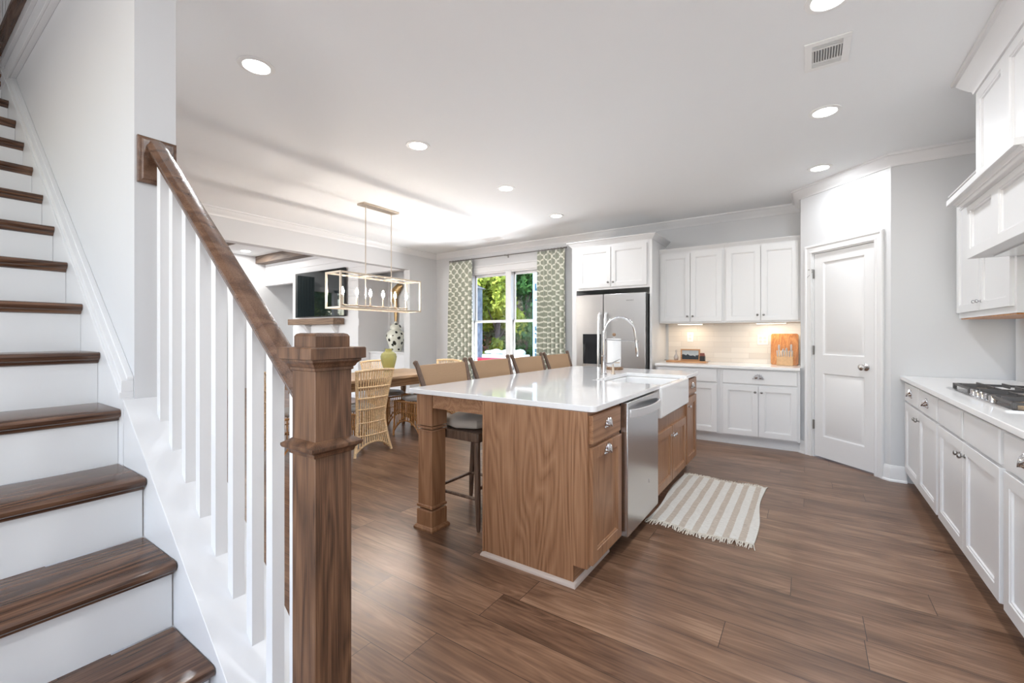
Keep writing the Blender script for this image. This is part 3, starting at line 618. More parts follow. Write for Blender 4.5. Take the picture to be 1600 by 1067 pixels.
m = MB(); m.box(-1.565, -.0645, 5.445, BW-.001, .867, .897); build('countertop', m, QUARTZ2, label='white quartz countertop along the back wall beside the fridge', cat='countertop', bevel=.003)
build('backsplash_tile', B(-1.565, -.0645, BW-.012, BW-.001, .898, 1.40), BACKSPL, label='cream subway tile backsplash on the back wall under the upper cabinets', cat='backsplash')
def outlet(x, z, lab, w_=.078, n=1):
    t = thing('outlet', lab, 'outlet', (x, BW-.012, z)); y = BW-.0125
    m = MB(); m.box(x-w_/2, x+w_/2, y-.006, y, z-.062, z+.062); build('cover_plate', m, PLASTIC, t, bevel=.003)
    m = MB()
    for k in range(n):
        xx = x+(k-(n-1)/2)*.046
        for dz in (-.021, .021): m.lathe([(.016, -.0065), (.016, -.009)], (xx, y, z+dz), 16, 'y')
    build('socket', m, mat('socket white', (.70, .69, .66), .4), t)
outlet(-1.285, 1.215, 'white outlet plate on the tile above the small framed picture')
outlet(-.452, 1.185, 'double-width white switch plate on the tile left of the knife block', .118, 2)
# upper cabinets
def upper(x0, x1, yf, z0, z1, lab, kn=.065):
    u = thing('upper_cabinet', lab, 'cabinet', ((x0+x1)/2, BW-.15, z0))
    m = MB(); m.box(x0, x1, yf, BW-.001, z0, z1); build('body', m, CAB, u)
    c_ = (x0+x1)/2
    d = door_(FB(yf), x0+.022, c_-.003, z0+.018, z1-.03, CAB, u); knob(FB(yf), c_-.032, z0+kn+.02, d, DNICK)
    d = door_(FB(yf), c_+.003, x1-.022, z0+.018, z1-.03, CAB, u); knob(FB(yf), c_+.032, z0+kn+.02, d, DNICK)
    return u
UZ0, UZ1 = 1.392, 2.30; UY = 5.775
u1 = upper(-1.600, -.834, UY, UZ0, UZ1, 'white double-door upper cabinet immediately right of the fridge surround')
m = MB(); crown_(m, [(-1.600, UY), (-.834, UY)], UZ1-.005, -1, .5); build('top_trim', m, CAB, u1)
u2 = upper(-.833, -.0645, UY, UZ0, UZ1, 'white double-door upper cabinet beside the pantry door, above the knife block')
m = MB(); crown_(m, [(-.833, UY), (-.0645, UY)], UZ1-.005, -1, .5); build('top_trim', m, CAB, u2)
for (a_, b_, lab) in ((-1.40, -1.10, 'under-cabinet light strip above the framed picture'), (-.51, -.20, 'under-cabinet light strip above the knife block')):
    t = thing('under_cabinet_light', lab, 'light', ((a_+b_)/2, 5.92, UZ0)); ROOT[t.name] = ((a_+b_)/2, 5.92, UZ0)
    build('housing', B(a_, b_, 5.86, 5.97, UZ0-.014, UZ0-.0005), PLASTIC, t); build('lens', B(a_+.01, b_-.01, 5.87, 5.96, UZ0-.017, UZ0-.0142), UCL, t)
    light('strip_glow', 'AREA', (0, 0, -.020), (0, 0, 0), .58, (1, .80, .58), b_-a_-.04, .06, t)
# fridge surround
fs = thing('fridge_cabinet', 'tall white cabinet surround with two doors above the refrigerator', 'cabinet', (-2.1, 5.8, 0)); fY = 5.46
fz0, fz1 = 1.845, 2.45
m = MB(); m.box(-2.700, -2.635, fY, BW-.001, 0, fz1); m.box(-1.632, -1.602, fY, BW-.001, 0, fz1); m.box(-2.635, -1.632, fY, BW-.001, fz0, fz1); build('body', m, CAB, fs, bevel=.001)
d = door_(FB(fY), -2.600, -2.138, fz0+.03, fz1-.05, CAB, fs); knob(FB(fY), -2.17, fz0+.09, d, DNICK)
d = door_(FB(fY), -2.130, -1.665, fz0+.03, fz1-.05, CAB, fs); knob(FB(fY), -2.10, fz0+.09, d, DNICK)
m = MB(); crown_(m, [(-2.70, BW-.002), (-2.70, fY), (-1.602, fY), (-1.602, BW-.002)], fz1-.01, -1, .72); m.box(-2.70, -1.602, fY, BW-.002, fz1, fz1+.05); build('crown', m, CAB, fs)
fr = thing('refrigerator', 'stainless steel side-by-side refrigerator with ice dispenser', 'refrigerator', (-2.1, 5.7, 0)); rf = 5.385
DARKS = mat('fridge side grey', (.10, .10, .10), .5)
m = MB(); m.box(-2.595, -1.655, rf+.07, BW-.05, .02, 1.765); m.box(-2.55, -1.70, rf+.1, BW-.1, 0, .02); build('body', m, DARKS, fr)
sp_ = -2.215
m = MB(); m.box(sp_+.004, -1.662, rf, rf+.065, .10, 1.775); build('door', m, FSTEEL, fr, bevel=.006)
m = MB(); m.box(-2.60, -2.505, rf, rf+.065, .10, 1.775); m.box(-2.247, sp_-.004, rf, rf+.065, .10, 1.775); m.box(-2.505, -2.247, rf, rf+.065, 1.255, 1.775); m.box(-2.505, -2.247, rf, rf+.065, .10, .84); m.box(-2.505, -2.247, rf+.05, rf+.065, .84, 1.255)
fd = build('door', m, FSTEEL, fr)
m = MB(); m.box(-2.505, -2.247, rf-.002, rf+.005, 1.12, 1.255); m.box(-2.505, -2.247, rf+.044, rf+.05, .86, 1.12); build('dispenser_panel', m, DGLASS, fd)
m = MB(); m.box(-2.505, -2.247, rf-.004, rf+.044, .84, .86); build('dispenser_tray', m, STEEL, fd)
for s_, xx in ((-1, sp_-.045), (1, sp_+.042)):
    m = MB(); pts = [(xx, rf-.002, 1.53), (xx, rf-.035, 1.50), (xx, rf-.052, 1.30), (xx, rf-.056, 1.05), (xx, rf-.052, .75), (xx, rf-.035, .50), (xx, rf-.002, .47)]
    m.tube(pts, .016, 10); build('handle', m, mat('bright steel bar', (.70, .70, .70), .28, .9), fr)
m = MB()
for k in range(9): m.box(-1.905+k*.0105, -1.905+k*.0105+.007, rf-.0012, rf, 1.678, 1.692-(.004 if k % 2 else 0))
build('badge', m, mat('badge grey', (.25, .25, .25), .4), fr)

# counter items on back counter
ZC = .897
t = thing('knife_block', 'light wood knife block full of steel-handled knives in front of the cutting board', 'knife block', (-.21, 5.83, ZC))
m = MB(); m.prism([(5.78, ZC), (5.78, ZC+.10), (5.86, ZC+.17), (5.90, ZC+.14), (5.90, ZC)], -.295, -.135, 'x'); build('block', m, mat('beech block', (.66, .40, .20), .45, bscale=40, var=.08), t, bevel=.006)
KN = mat('knife handle steel', (.72, .72, .74), .3, .6)
for k in range(7):
    x = -.283+.0225*k; m = MB(); m.tube([(x, 5.79, ZC+.098), (x+.003*(k-3)*.4, 5.755, ZC+.155), (x+.004*(k-3)*.4, 5.742, ZC+.17)], [.0065, .008, .007], 8, sq=.7); build('knife_handle', m, KN, t)
for k, (x, h_) in enumerate(((-.272, .235), (-.232, .19), (-.20, .20), (-.155, .24))):
    m = MB(); m.tube([(x, 5.86, ZC+.15), (x, 5.83, ZC+h_-.02), (x, 5.826, ZC+h_)], [.009, .013, .009], 8, sq=.7); build('knife_handle', m, KN, t)
m = MB(); a_ = .022; T = Matrix.Translation((-.225, 5.965, ZC)) @ Matrix.Rotation(-.16, 4, 'X')
m.M = T @ Matrix(((1, 0, 0, 0), (0, 0, 1, 0), (0, 1, 0, 0), (0, 0, 0, 1)))
po = rc(-.115, .012+.01, .022, 180)+rc(.115, .012+.01, .022, 270)+rc(.115, .345, .022, 0)+rc(-.115, .345, .022, 90)
m.prism(po, 0, .02, 'z'); m.M = T @ Matrix(((1, 0, 0, 0), (0, 0, 1, 0), (0, 1, 0, 0), (0, 0, 0, 1)))
build('cutting_board', m, BOARDW, label='large orange-brown wooden cutting board leaning against the tile', cat='cutting board', loc=(-.225, 5.965, ZC), bevel=.003)
t = thing('serving_tray', 'long flat wooden tray with small side handles on the back counter', 'tray', (-1.26, 5.80, ZC))
m = MB(); m.box(-1.50, -1.03, 5.71, 5.89, ZC+.0, ZC+.022); build('base', m, TRAYW, t, bevel=.003)
for s_ in (-1, 1):
    xx = -1.50 if s_ < 0 else -1.03; m = MB(); m.tube([(xx, 5.76, ZC+.018), (xx+s_*.035, 5.77, ZC+.028), (xx+s_*.035, 5.83, ZC+.028), (xx, 5.84, ZC+.018)], .004, 8); build('handle', m, DNICK, t)
zt = ZC+.0225
t = thing('framed_picture', 'small framed painting of dark hills under a pale sky standing on the tray', 'picture', (-1.25, 5.83, zt))
m = MB(); m.box(-1.345, -1.115, 5.815, 5.845, zt, zt+.016); m.box(-1.345, -1.115, 5.815, 5.845, zt+.129, zt+.145); m.box(-1.345, -1.329, 5.815, 5.845, zt+.016, zt+.129); m.box(-1.131, -1.115, 5.815, 5.845, zt+.016, zt+.129); build('frame', m, TRAYW, t, bevel=.001)
def paint_mat():
    m = bpy.data.materials.new('hill painting'); m.use_nodes = True; n = m.node_tree.nodes; L = m.node_tree.links; p = n['Principled BSDF']
    tc = n.new('ShaderNodeTexCoord'); sp = n.new('ShaderNodeSeparateXYZ'); L.new(tc.outputs['Generated'], sp.inputs[0])
    no = n.new('ShaderNodeTexNoise'); no.noise_dimensions = '1D'; no.inputs['Scale'].default_value = 4.5; L.new(sp.outputs['X'], no.inputs['W'])
    a = n.new('ShaderNodeMath'); a.operation = 'MULTIPLY_ADD'; a.inputs[1].default_value = -.75; L.new(no.outputs[0], a.inputs[0]); L.new(sp.outputs['Z'], a.inputs[2])
    r = ramp(n, [(.0, (.02, .03, .04)), (.07, (.05, .06, .09)), (.11, (.55, .57, .56)), (.5, (.42, .47, .50))]); L.new(a.outputs[0], r.inputs[0]); L.new(r.outputs[0], p.inputs['Base Color'])
    return m
build('canvas', B(-1.329, -1.131, 5.822, 5.838, zt+.016, zt+.129), paint_mat(), t)
t = thing('glass_bird_figurine', 'little clear glass figurine left of the framed picture on the tray', 'figurine', (-1.40, 5.82, zt))
m = MB(); m.lathe([(.018, 0), (.026, .01), (.030, .035), (.022, .06), (.010, .08), (.008, .10), (.013, .115), (.010, .128), (.001, .135)], (-1.40, 5.82, zt), 16)
build('body', m, mat('smoky glass', (.55, .50, .47), .1, .2), t)
t = thing('dark_jar', 'small black and brown lidded jar right of the framed picture', 'jar', (-1.085, 5.81, zt))
m = MB(); m.box(-1.112, -1.052, 5.78, 5.84, zt, zt+.062); build('jar', m, mat('dark jar glass', (.03, .03, .03), .2), t, bevel=.006)
m = MB(); m.box(-1.110, -1.056, 5.785, 5.835, zt+.0625, zt+.082); m.box(-1.112, -1.060, 5.79, 5.83, zt+.082, zt+.10); build('lid', m, mat('dark red lid', (.20, .06, .04), .4), t, bevel=.003)

# ---------------------------------------------------------------- right wall run
FR = frame((.685, 0, 0), (0, 1, 0), (-1, 0, 0)); RX = .685
def rcab(y0, y1, lab, kind):
    t = thing('base_cabinet', lab, 'cabinet', (1.0, (y0+y1)/2, 0))
    m = MB(); m.box(RX, RW-.001, y0, y1, .108, .869); m.box(RX+.075, RX+.09, y0, y1, 0, .108); build('body', m, CAB, t)
    c_ = (y0+y1)/2
    for q, (a_, b_) in enumerate(((y0+.025, c_-.016), (c_+.016, y1-.025))):
        d = drawer_(FR, a_, b_, .706, .852, CAB, t)
        if kind == 'pull': shell_pull(FR, (a_+b_)/2, .785, 1.15, d, CHROME)
    for q, (a_, b_) in enumerate(((y0+.025, c_-.002), (c_+.002, y1-.025))):
        d = door_(FR, a_, b_, .120, .690, CAB, t); knob(FR, c_+(-.035 if q == 0 else .035), .625, d, DNICK, .0135)
rcab(3.725, 4.84, 'white double base cabinet under the right counter closest to the pantry', 'pull')
rcab(2.640, 3.724, 'white double base cabinet under the gas cooktop', 'none')
rcab(1.56, 2.639, 'white base cabinet at the right edge with a large shell pull', 'pull')
rcab(.60, 1.559, 'white base cabinet nearest the camera under the right counter', 'pull')
m = MB(); m.box(.645, RW-.001, .58, 4.893, .870, .900); build('countertop', m, QUARTZ2, label='long white quartz countertop along the right wall', cat='countertop', bevel=.003)
build('backsplash_tile', B(RW-.012, RW-.001, .58, 4.55, .901, 1.40), BACKSPR, label='pale subway tile backsplash on the right wall behind the cooktop', cat='backsplash')
# cooktop
ct = thing('gas_cooktop', 'gas cooktop with black cast iron grates on the right counter', 'cooktop', (.95, 3.4, .9))
KX0, KX1, KY0, KY1 = .745, 1.22, 2.90, 3.94; z = .9003
m = MB(); m.rect(KX0, KX1, KY0, KY1, [(0, z), (0, z+.006), (.010, z+.010), (.03, z+.008)]); build('steel_deck', m, STEEL, ct)
GR = mat('grate iron', (.085, .08, .08), .42, .5)
gw = (KY1-KY0-.06)/3
for g in range(3):
    y0 = KY0+.03+g*gw+.006; y1 = y0+gw-.012; x0, x1 = KX0+.035, KX1-.02; zz = z+.040
    m = MB(); b_ = .010
    def bar(ax, ay, bx, by, dz=0): 
        if abs(ax-bx) > abs(ay-by): m.box(min(ax, bx), max(ax, bx), ay-b_/2, ay+b_/2, zz-.014, zz+dz)
        else: m.box(ax-b_/2, ax+b_/2, min(ay, by), max(ay, by), zz-.014, zz+dz)
    bar(x0, y0, x1, y0); bar(x0, y1, x1, y1); bar(x0, y0, x0, y1); bar(x1, y0, x1, y1)
    for xx in (x0+.10, (x0+x1)/2, x1-.10): bar(xx, y0, xx, y0+gw*.34, .010); bar(xx, y1-gw*.34, xx, y1, .010)
    bar((x0), (y0+y1)/2, x0+.12, (y0+y1)/2, .010); bar(x1-.12, (y0+y1)/2, x1, (y0+y1)/2, .010)
    for xx in (x0, x1):
        for yy in (y0, y1): m.box(xx-.009, xx+.009, yy-.009, yy+.009, z+.009, zz)
    build('grate', m, GR, ct, bevel=.002)
for (x, y, r) in ((.88, 3.10, .04), (1.09, 3.10, .05), (.98, 3.42, .06), (.88, 3.74, .045), (1.09, 3.74, .035)):
    m = MB(); m.lathe([(r*1.15, z+.008), (r*1.15, z+.014), (r, z+.018), (r, z+.027), (r*.7, z+.029)], (x, y, 0), 20); build('burner', m, mat('burner brass', (.55, .42, .28), .4, .6), ct)
for k in range(5):
    yk = 3.22+.075*k; m = MB(); m.lathe([(.019, z+.008), (.019, z+.012), (.015, z+.014), (.014, z+.036), (.012, z+.038)], (KX0+.035, yk, 0), 16); build('control_knob', m, CHROME, ct)
# upper cabinets right
FRU = frame((.985, 0, 0), (0, 1, 0), (-1, 0, 0))
ru = thing('upper_cabinet', 'white upper cabinet on the right wall partly hidden behind the range hood', 'cabinet', (1.15, 4.2, UZ0))
m = MB(); m.box(.985, RW-.001, 3.665, 4.805, 1.375, 2.30); build('body', m, CAB, ru)
d = door_(FRU, 4.245, 4.785, 1.415, 2.27, CAB, ru); knob(FRU, 4.275, 1.475, d, CHROME, .013)
d = door_(FRU, 3.70, 4.235, 1.415, 2.27, CAB, ru); knob(FRU, 4.20, 1.475, d, CHROME, .013)
m = MB(); crown_(m, [(.985, 3.665), (.985, 4.805), (1.29, 4.805)], 2.295, 1, .62); build('crown', m, CAB, ru)
m = MB(); m.box(.992, RW-.013, 3.70, 4.79, 1.366, 1.3745); build('underside', m, BOARDW, ru, label='unpainted orange wood underside')
# range hood
hd = thing('range_hood', 'white wooden range hood with panelled front and projecting mantel shelf', 'range hood', (1.05, 3.2, 1.68))
HN, HF = 2.72, 3.635
def panelbox(m, x, y0, y1, z0, z1, nd, s=.055):
    # front face at x (facing -x), divided in nd panels
    F_ = frame((x, 0, 0), (0, 1, 0), (-1, 0, 0)); m.M = F_
    wd = (y1-y0)/nd
    for k in range(nd): m.rect(y0+k*wd, y0+(k+1)*wd, z0, z1, [(0, -.02), (0, 0), (s, 0), (s+.004, -.006), (s+.010, -.007), (s+.013, -.016)])
    m.M = Matrix()
m = MB(); m.box(.797, RW-.001, HN, HF, 1.695, 2.02); panelbox(m, .777, HN, HF, 1.695, 2.02, 2, .05); build('lower_box', m, CAB, hd)
m = MB(); m.box(.835, RW-.001, HN+.01, HF-.01, 2.075, CEIL-.001); panelbox(m, .812, HN+.01, HF-.01, 2.075, 2.66, 2, .055); build('chimney_box', m, CAB, hd)
m = MB(); m.box(.705, RW-.001, HN-.055, HF+.02, 2.035, 2.068); m.box(.705, .984, HF+.02, HF+.085, 2.035, 2.068); m.sweep([(0, 2.00), (.022, 2.006), (.030, 2.02), (.05, 2.035), (0, 2.035)], [(RW-.01, HN), (.777, HN), (.777, HF), (.93, HF)], 1)
m.box(.74, .984, HN-.03, HF+.055, 2.018, 2.036); build('mantel_shelf', m, CAB, hd, bevel=.002)
m = MB(); m.sweep([(o*1.02, CEIL-.001+zz*1.25) for o, zz in CR], [(RW-.001, HN+.01), (.812, HN+.01), (.812, HF-.01), (RW-.001, HF-.01)], 1); build('crown', m, CAB, hd)
m = MB(); m.box(.86, 1.25, 2.82, 3.53, 1.685, 1.6945); build('filter_insert', m, STEEL, hd)
# utensil crock & plate at right edge
t = thing('wooden_spoon_crock', 'white ceramic crock with wooden utensils cut by the right edge of the photo', 'utensil crock', (1.19, 4.02, .9))
m = MB(); m.lathe([(.055, 0), (.062, .01), (.064, .15), (.060, .16), (.052, .158), (.050, .02)], (1.19, 4.02, .9005), 24); build('crock', m, CERAMIC, t)
for k in range(3):
    a_ = k*2.1; m = MB(); x, y = 1.19+.02*math.cos(a_), 4.02+.02*math.sin(a_); m.tube([(x, y, .93), (x+.02*math.cos(a_)-.0, y+.03*math.sin(a_), 1.12), (x+.025*math.cos(a_), y+.04*math.sin(a_), 1.17), (x+.03*math.cos(a_), y+.05*math.sin(a_), 1.22)], [.006, .007, .02, .012], 8, sq=.4); build('wooden_spoon', m, BOARDW, t)

# ---------------------------------------------------------------- rug
def rug():
    t = thing('striped_rug', 'cream and beige striped woven rug with fringe beside the island', 'rug', (-.59, 3.5, 0))
    X0, X1, Y0, Y1 = -.905, -.275, 2.945, 4.06; nx, ny = 40, 60
    f = lambda u, v: (X0+(X1-X0)*u+.012*math.sin(v*7)+.02*(v-.5)*-1, Y0+(Y1-Y0)*v+.018*math.sin(u*9)-.02*u, .009+.003*math.sin(v*23+u*5)*math.sin(u*13))
    m = MB(); vs = [f(i/nx, j/ny) for j in range(ny+1) for i in range(nx+1)]; n1 = nx+1; nv = len(vs)
    vs += [(x, y, .001) for x, y, z in vs]; fs = []
    for j in range(ny):
        for i in range(nx): q = j*n1+i; fs.append((q, q+1, q+n1+1, q+n1)); fs.append((nv+q, nv+q+n1, nv+q+n1+1, nv+q+1))
    for i in range(nx): fs.append((i, nv+i, nv+i+1, i+1)); q = ny*n1+i; fs.append((q, q+1, nv+q+1, nv+q))
    for j in range(ny): q = j*n1; fs.append((q, q+n1, nv+q+n1, nv+q)); q = j*n1+nx; fs.append((q, nv+q, nv+q+n1, q+n1))
    m.add(vs, fs)
    rm = mat('rug stripe', (.8, .78, .72), .95); n = rm.node_tree.nodes; L = rm.node_tree.links; p = n['Principled BSDF']
    tc = n.new('ShaderNodeTexCoord'); sp = n.new('ShaderNodeSeparateXYZ'); L.new(tc.outputs['Generated'], sp.inputs[0])
    a = n.new('ShaderNodeMath'); a.operation = 'MULTIPLY'; a.inputs[1].default_value = 7.6; L.new(sp.outputs['X'], a.inputs[0])
    b = n.new('ShaderNodeMath'); b.operation = 'FRACT'; L.new(a.outputs[0], b.inputs[0]); c = n.new('ShaderNodeMath'); c.operation = 'GREATER_THAN'; c.inputs[1].default_value = .56; L.new(b.outputs[0], c.inputs[0])
    no = n.new('ShaderNodeTexNoise'); no.inputs['Scale'].default_value = 1; mp = n.new('ShaderNodeMapping'); mp.inputs['Scale'].default_value = (30, 260, 1); L.new(tc.outputs['Object'], mp.inputs[0]); L.new(mp.outputs[0], no.inputs[0])
    r1 = ramp(n, [(.3, (.62, .60, .55)), (.7, (.82, .81, .77))]); r2 = ramp(n, [(.3, (.42, .35, .28)), (.7, (.68, .61, .53))]); L.new(no.outputs[0], r1.inputs[0]); L.new(no.outputs[0], r2.inputs[0])
    x = n.new('ShaderNodeMixRGB'); L.new(c.outputs[0], x.inputs[0]); L.new(r1.outputs[0], x.inputs[1]); L.new(r2.outputs[0], x.inputs[2]); L.new(x.outputs[0], p.inputs['Base Color'])
    bp = n.new('ShaderNodeBump'); bp.inputs['Strength'].default_value = .6; bp.inputs['Distance'].default_value = .004; L.new(no.outputs[0], bp.inputs['Height']); L.new(bp.outputs[0], p.inputs['Normal'])
    build('weave', m, rm, t)
    FRM = mat('rug fringe', (.70, .65, .57), .95)
    for v, s_ in ((0, -1), (1, 1)):
        m = MB()
        for k in range(110):
            u = k/109; x, y, z = f(u, v); a = random.uniform(-.5, .5); l_ = random.uniform(.035, .075)
            m.tube([(x, y, .006), (x+a*.01, y+s_*l_*.5, .010), (x+a*.03, y+s_*l_, .003)], [.004, .003, .0025], 5)
        build('fringe', m, FRM, t)
rug()

# ---------------------------------------------------------------- bar stools
def make_stool():
    t = thing('bar_stool', '', 'bar stool', (0, 0, 0), world=False)
    for (xa, ya, xb, yb) in ((-.20, -.205, -.17, -.21), (-.20, .205, -.17, .21), (.20, -.205, .185, -.20), (.20, .205, .185, .20)):
        m = MB(); m.tube([(xa, ya, 0), (xa, ya, .02), (xa*.99, ya, .05), (xa*.97, ya, .20), (xb, yb, .57), (xb, yb, .60)], [.010, .013, .016, .019, .020, .020], 10); build('leg', m, STOOLW, t)
    m = MB(); m.box(-.21, .215, -.225, .225, .565, .625); build('seat_frame', m, STOOLW, t, bevel=.008)
    m = MB(); m.rect(-.215, .22, -.235, .235, [(.03, .626), (.005, .635), (0, .655), (.004, .672), (.02, .688), (.06, .698), (.12, .702)]); build('cushion', m, CUSH, t, subd=1, label='taupe padded cushion')
    m = MB()
    for (a, b) in (((-.195, -.2, .20), (.195, -.2, .20)), ((-.195, .2, .20), (.195, .2, .20)), ((-.195, -.2, .20), (-.195, .2, .20)), ((.198, -.2, .27), (.198, .2, .27))): m.tube([a, b], .0115, 8)
    build('stretcher', m, STOOLW, t)
    for s_ in (-1, 1):
        m = MB(); m.tube([(-.175, s_*.215, .58), (-.20, s_*.222, .72), (-.245, s_*.238, .88), (-.295, s_*.256, 1.03), (-.31, s_*.262, 1.06), (-.313, s_*.263, 1.068)], [.019, .019, .018, .016, .018, .008], 10); build('back_post', m, STOOLW, t)
    m = MB(); loops = []
    for k in range(9):
        tt = k/8; z = .80+(1.035-.80)*tt; yy = .215+.033*(z-.72)/.34; x = -.225-.075*tt
        loops.append([(x-.012, -yy, z), (x-.030, -yy*.4, z), (x-.030, yy*.4, z), (x-.012, yy, z), (x+.008, yy, z), (x-.010, yy*.4, z), (x-.010, -yy*.4, z), (x+.008, -yy, z)])
    m.loft(loops); build('woven_back', m, WEAVE, t, label='tan woven cord backrest', bevel=.004)
    return t
s0 = make_stool(); SX = -1.925
labs = ['wooden bar stool with tan woven back, nearest the island corner by the newel post', 'second wooden bar stool along the island, in front of the left window pane', 'third wooden bar stool along the island, in front of the right window pane', 'farthest wooden bar stool along the island, closest to the fridge']
for i, l in enumerate(labs):
    if i == 0: s0.location = (SX, 2.365, 0); s0['label'] = l; s0['group'] = 'bar stools along the island'
    else: dup(s0, (SX, 2.365+.587*i, 0), 0, l, 'bar stools along the island')

# ---------------------------------------------------------------- rattan chairs
def make_chair():
    t = thing('rattan_chair', '', 'dining chair', (0, 0, 0), world=False)
    def hw(z): # half width of back at height
        return .172+.062*max(0, (z-.40)/.48)**1.2 if z > .40 else .172+.060*((.40-z)/.40)**1.6
    def bx(z): # x of back plane
        return -.215-.075*max(0, (z-.40)/.48)**1.3 if z > .40 else -.215-.045*((.40-z)/.40)**1.5
    def bow(y, z): return -.03*(1-(y/hw(z))**2)
    zs = [0, .06, .13, .22, .32, .40, .50, .60, .70, .80, .87]
    m = MB()
    for s_ in (-1, 1): m.tube([(bx(z), s_*hw(z), z) for z in zs], .0145, 8)
    m.tube([(bx(.87)+bow(y, .87), y, .872+.012*(1-(y/.23)**2)) for y in [-.245, -.19, -.12, 0, .12, .19, .245]], .0135, 8)
    build('back_frame', m, RATTAN, t)
    m = MB()
    for z, r in ((.70, .010), (.585, .010), (.47, .007), (.33, .006), (.20, .006)): m.tube([(bx(z)+bow(y, z)-.006, y, z+.004) for y in [k/6*hw(z) for k in range(-6, 7)]], r, 6)
    m.tube([(bx(.1)+bow(y, .2)*.6, y, .13-.10*abs(y/.22)**2.2) for y in [k/8*.215 for k in range(-8, 9)]], .011, 6)
    build('back_bands', m, RATTAN, t)
    m = MB(); N = 15
    for k in range(N):
        q = -1+2*(k+.5)/N; zlow = .13-.10*abs(q)**2.2
        zz = [zlow, .22, .32, .40, .50, .60, .70, .80, .87]; m.tube([(bx(z)+bow(q*hw(z), z), q*hw(z), z) for z in zz], .0074, 5)
    build('back_rods', m, RATTAN, t)
    m = MB()  # weave panel low behind
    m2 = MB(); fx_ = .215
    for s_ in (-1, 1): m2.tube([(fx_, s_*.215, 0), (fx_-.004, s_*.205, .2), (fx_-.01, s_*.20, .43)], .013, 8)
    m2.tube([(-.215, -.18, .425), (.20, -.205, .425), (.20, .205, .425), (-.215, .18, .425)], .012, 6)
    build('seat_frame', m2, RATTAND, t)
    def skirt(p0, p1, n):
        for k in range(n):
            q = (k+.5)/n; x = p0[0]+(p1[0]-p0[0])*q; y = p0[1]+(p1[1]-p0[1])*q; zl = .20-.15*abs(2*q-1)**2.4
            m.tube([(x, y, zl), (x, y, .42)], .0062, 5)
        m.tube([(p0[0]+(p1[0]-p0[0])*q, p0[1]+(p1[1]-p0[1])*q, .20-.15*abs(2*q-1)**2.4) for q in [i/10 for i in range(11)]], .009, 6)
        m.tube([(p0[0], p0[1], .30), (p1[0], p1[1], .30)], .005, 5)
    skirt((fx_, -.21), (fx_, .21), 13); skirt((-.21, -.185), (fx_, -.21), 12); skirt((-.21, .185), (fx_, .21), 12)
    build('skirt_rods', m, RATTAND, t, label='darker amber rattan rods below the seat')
    m = MB(); m.rect(-.20, .225, -.21, .21, [(.04, .43), (.008, .437), (0, .455), (.005, .475), (.03, .487), (.09, .492)]); build('cushion', m, CUSHG, t, subd=1, label='grey seat cushion')
    return t
c0 = make_chair(); c0.location = (-4.03, 2.965, 0); c0.rotation_euler = (0, 0, PI); c0['label'] = 'light rattan dining chair with its back to the camera right behind the newel post'; c0['group'] = 'rattan dining chairs'
for (x, y, r, l) in ((-4.03, 3.85, PI, 'rattan dining chair tucked at the table just behind the first bar stool, grey cushion showing'),
                     (-4.72, 2.965, 0, 'rattan dining chair across the table, hidden mostly by the newel post'),
                     (-4.72, 3.96, 0, 'rattan dining chair across the table with its top behind the green glass vase'),
                     (-4.36, 2.42, PI/2, 'rattan dining chair at the near end of the table, glimpsed between the balusters'),
                     (-4.30, 4.42, -PI/2, 'rattan dining chair at the far end of the table in front of the left curtain')):
    dup(c0, (x, y, 0), r, l, 'rattan dining chairs')
# dining table
TX0, TX1, TY0, TY1 = -4.80, -3.93, 2.50, 4.30; TZ = .765
t = thing('dining_table', 'rectangular oak dining table with turned legs under the chandelier', 'dining table', ((TX0+TX1)/2, 3.4, 0))
build('tabletop', B(TX0, TX1, TY0, TY1, TZ-.035, TZ), TABLEW, t, bevel=.006)
m = MB(); a_ = .05
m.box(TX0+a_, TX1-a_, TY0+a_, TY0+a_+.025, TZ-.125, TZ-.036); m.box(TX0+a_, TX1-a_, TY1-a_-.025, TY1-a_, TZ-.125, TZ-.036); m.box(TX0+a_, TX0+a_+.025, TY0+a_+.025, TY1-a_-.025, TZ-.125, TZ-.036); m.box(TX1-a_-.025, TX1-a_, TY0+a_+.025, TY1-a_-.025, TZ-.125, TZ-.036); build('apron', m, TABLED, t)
for x in (TX0+.62*.18, TX1-.62*.18):
    for y in (TY0+.11, TY1-.11):
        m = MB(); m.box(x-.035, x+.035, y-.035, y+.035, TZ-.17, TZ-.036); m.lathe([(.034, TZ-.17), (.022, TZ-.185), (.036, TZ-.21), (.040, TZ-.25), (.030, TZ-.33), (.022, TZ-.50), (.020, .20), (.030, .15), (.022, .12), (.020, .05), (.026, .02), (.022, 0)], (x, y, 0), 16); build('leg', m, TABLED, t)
# vase
VG = mat('green glass', (.36, .38, .10), .08, spec=.6); p = VG.node_tree.nodes['Principled BSDF']; p.inputs['Transmission Weight'].default_value = .75; p.inputs['IOR'].default_value = 1.3; p.inputs['Base Color'].default_value = (.72, .70, .36, 1)
vx, vy = -4.46, 3.74; m = MB(); loops = []; 
for r, h in ((.045, .0), (.055, .012), (.075, .08), (.095, .16), (.100, .20), (.088, .24), (.055, .262), (.043, .268), (.043, .285), (.050, .30), (.044, .30), (.038, .27), (.083, .235), (.093, .20), (.068, .08), (.046, .02)):
    loops.append([(vx+r*(1+.035*math.cos(k*PI/2*1.0*2.0 if False else k/48*2*PI*12))*math.cos(2*PI*k/48), vy+r*(1+.035*math.cos(k/48*2*PI*12))*math.sin(2*PI*k/48), TZ+.0005+h) for k in range(48)])
m.loft(loops); build('glass_vase', m, VG, label='yellow-green ribbed glass vase on the dining table', cat='vase', loc=(vx, vy, TZ))

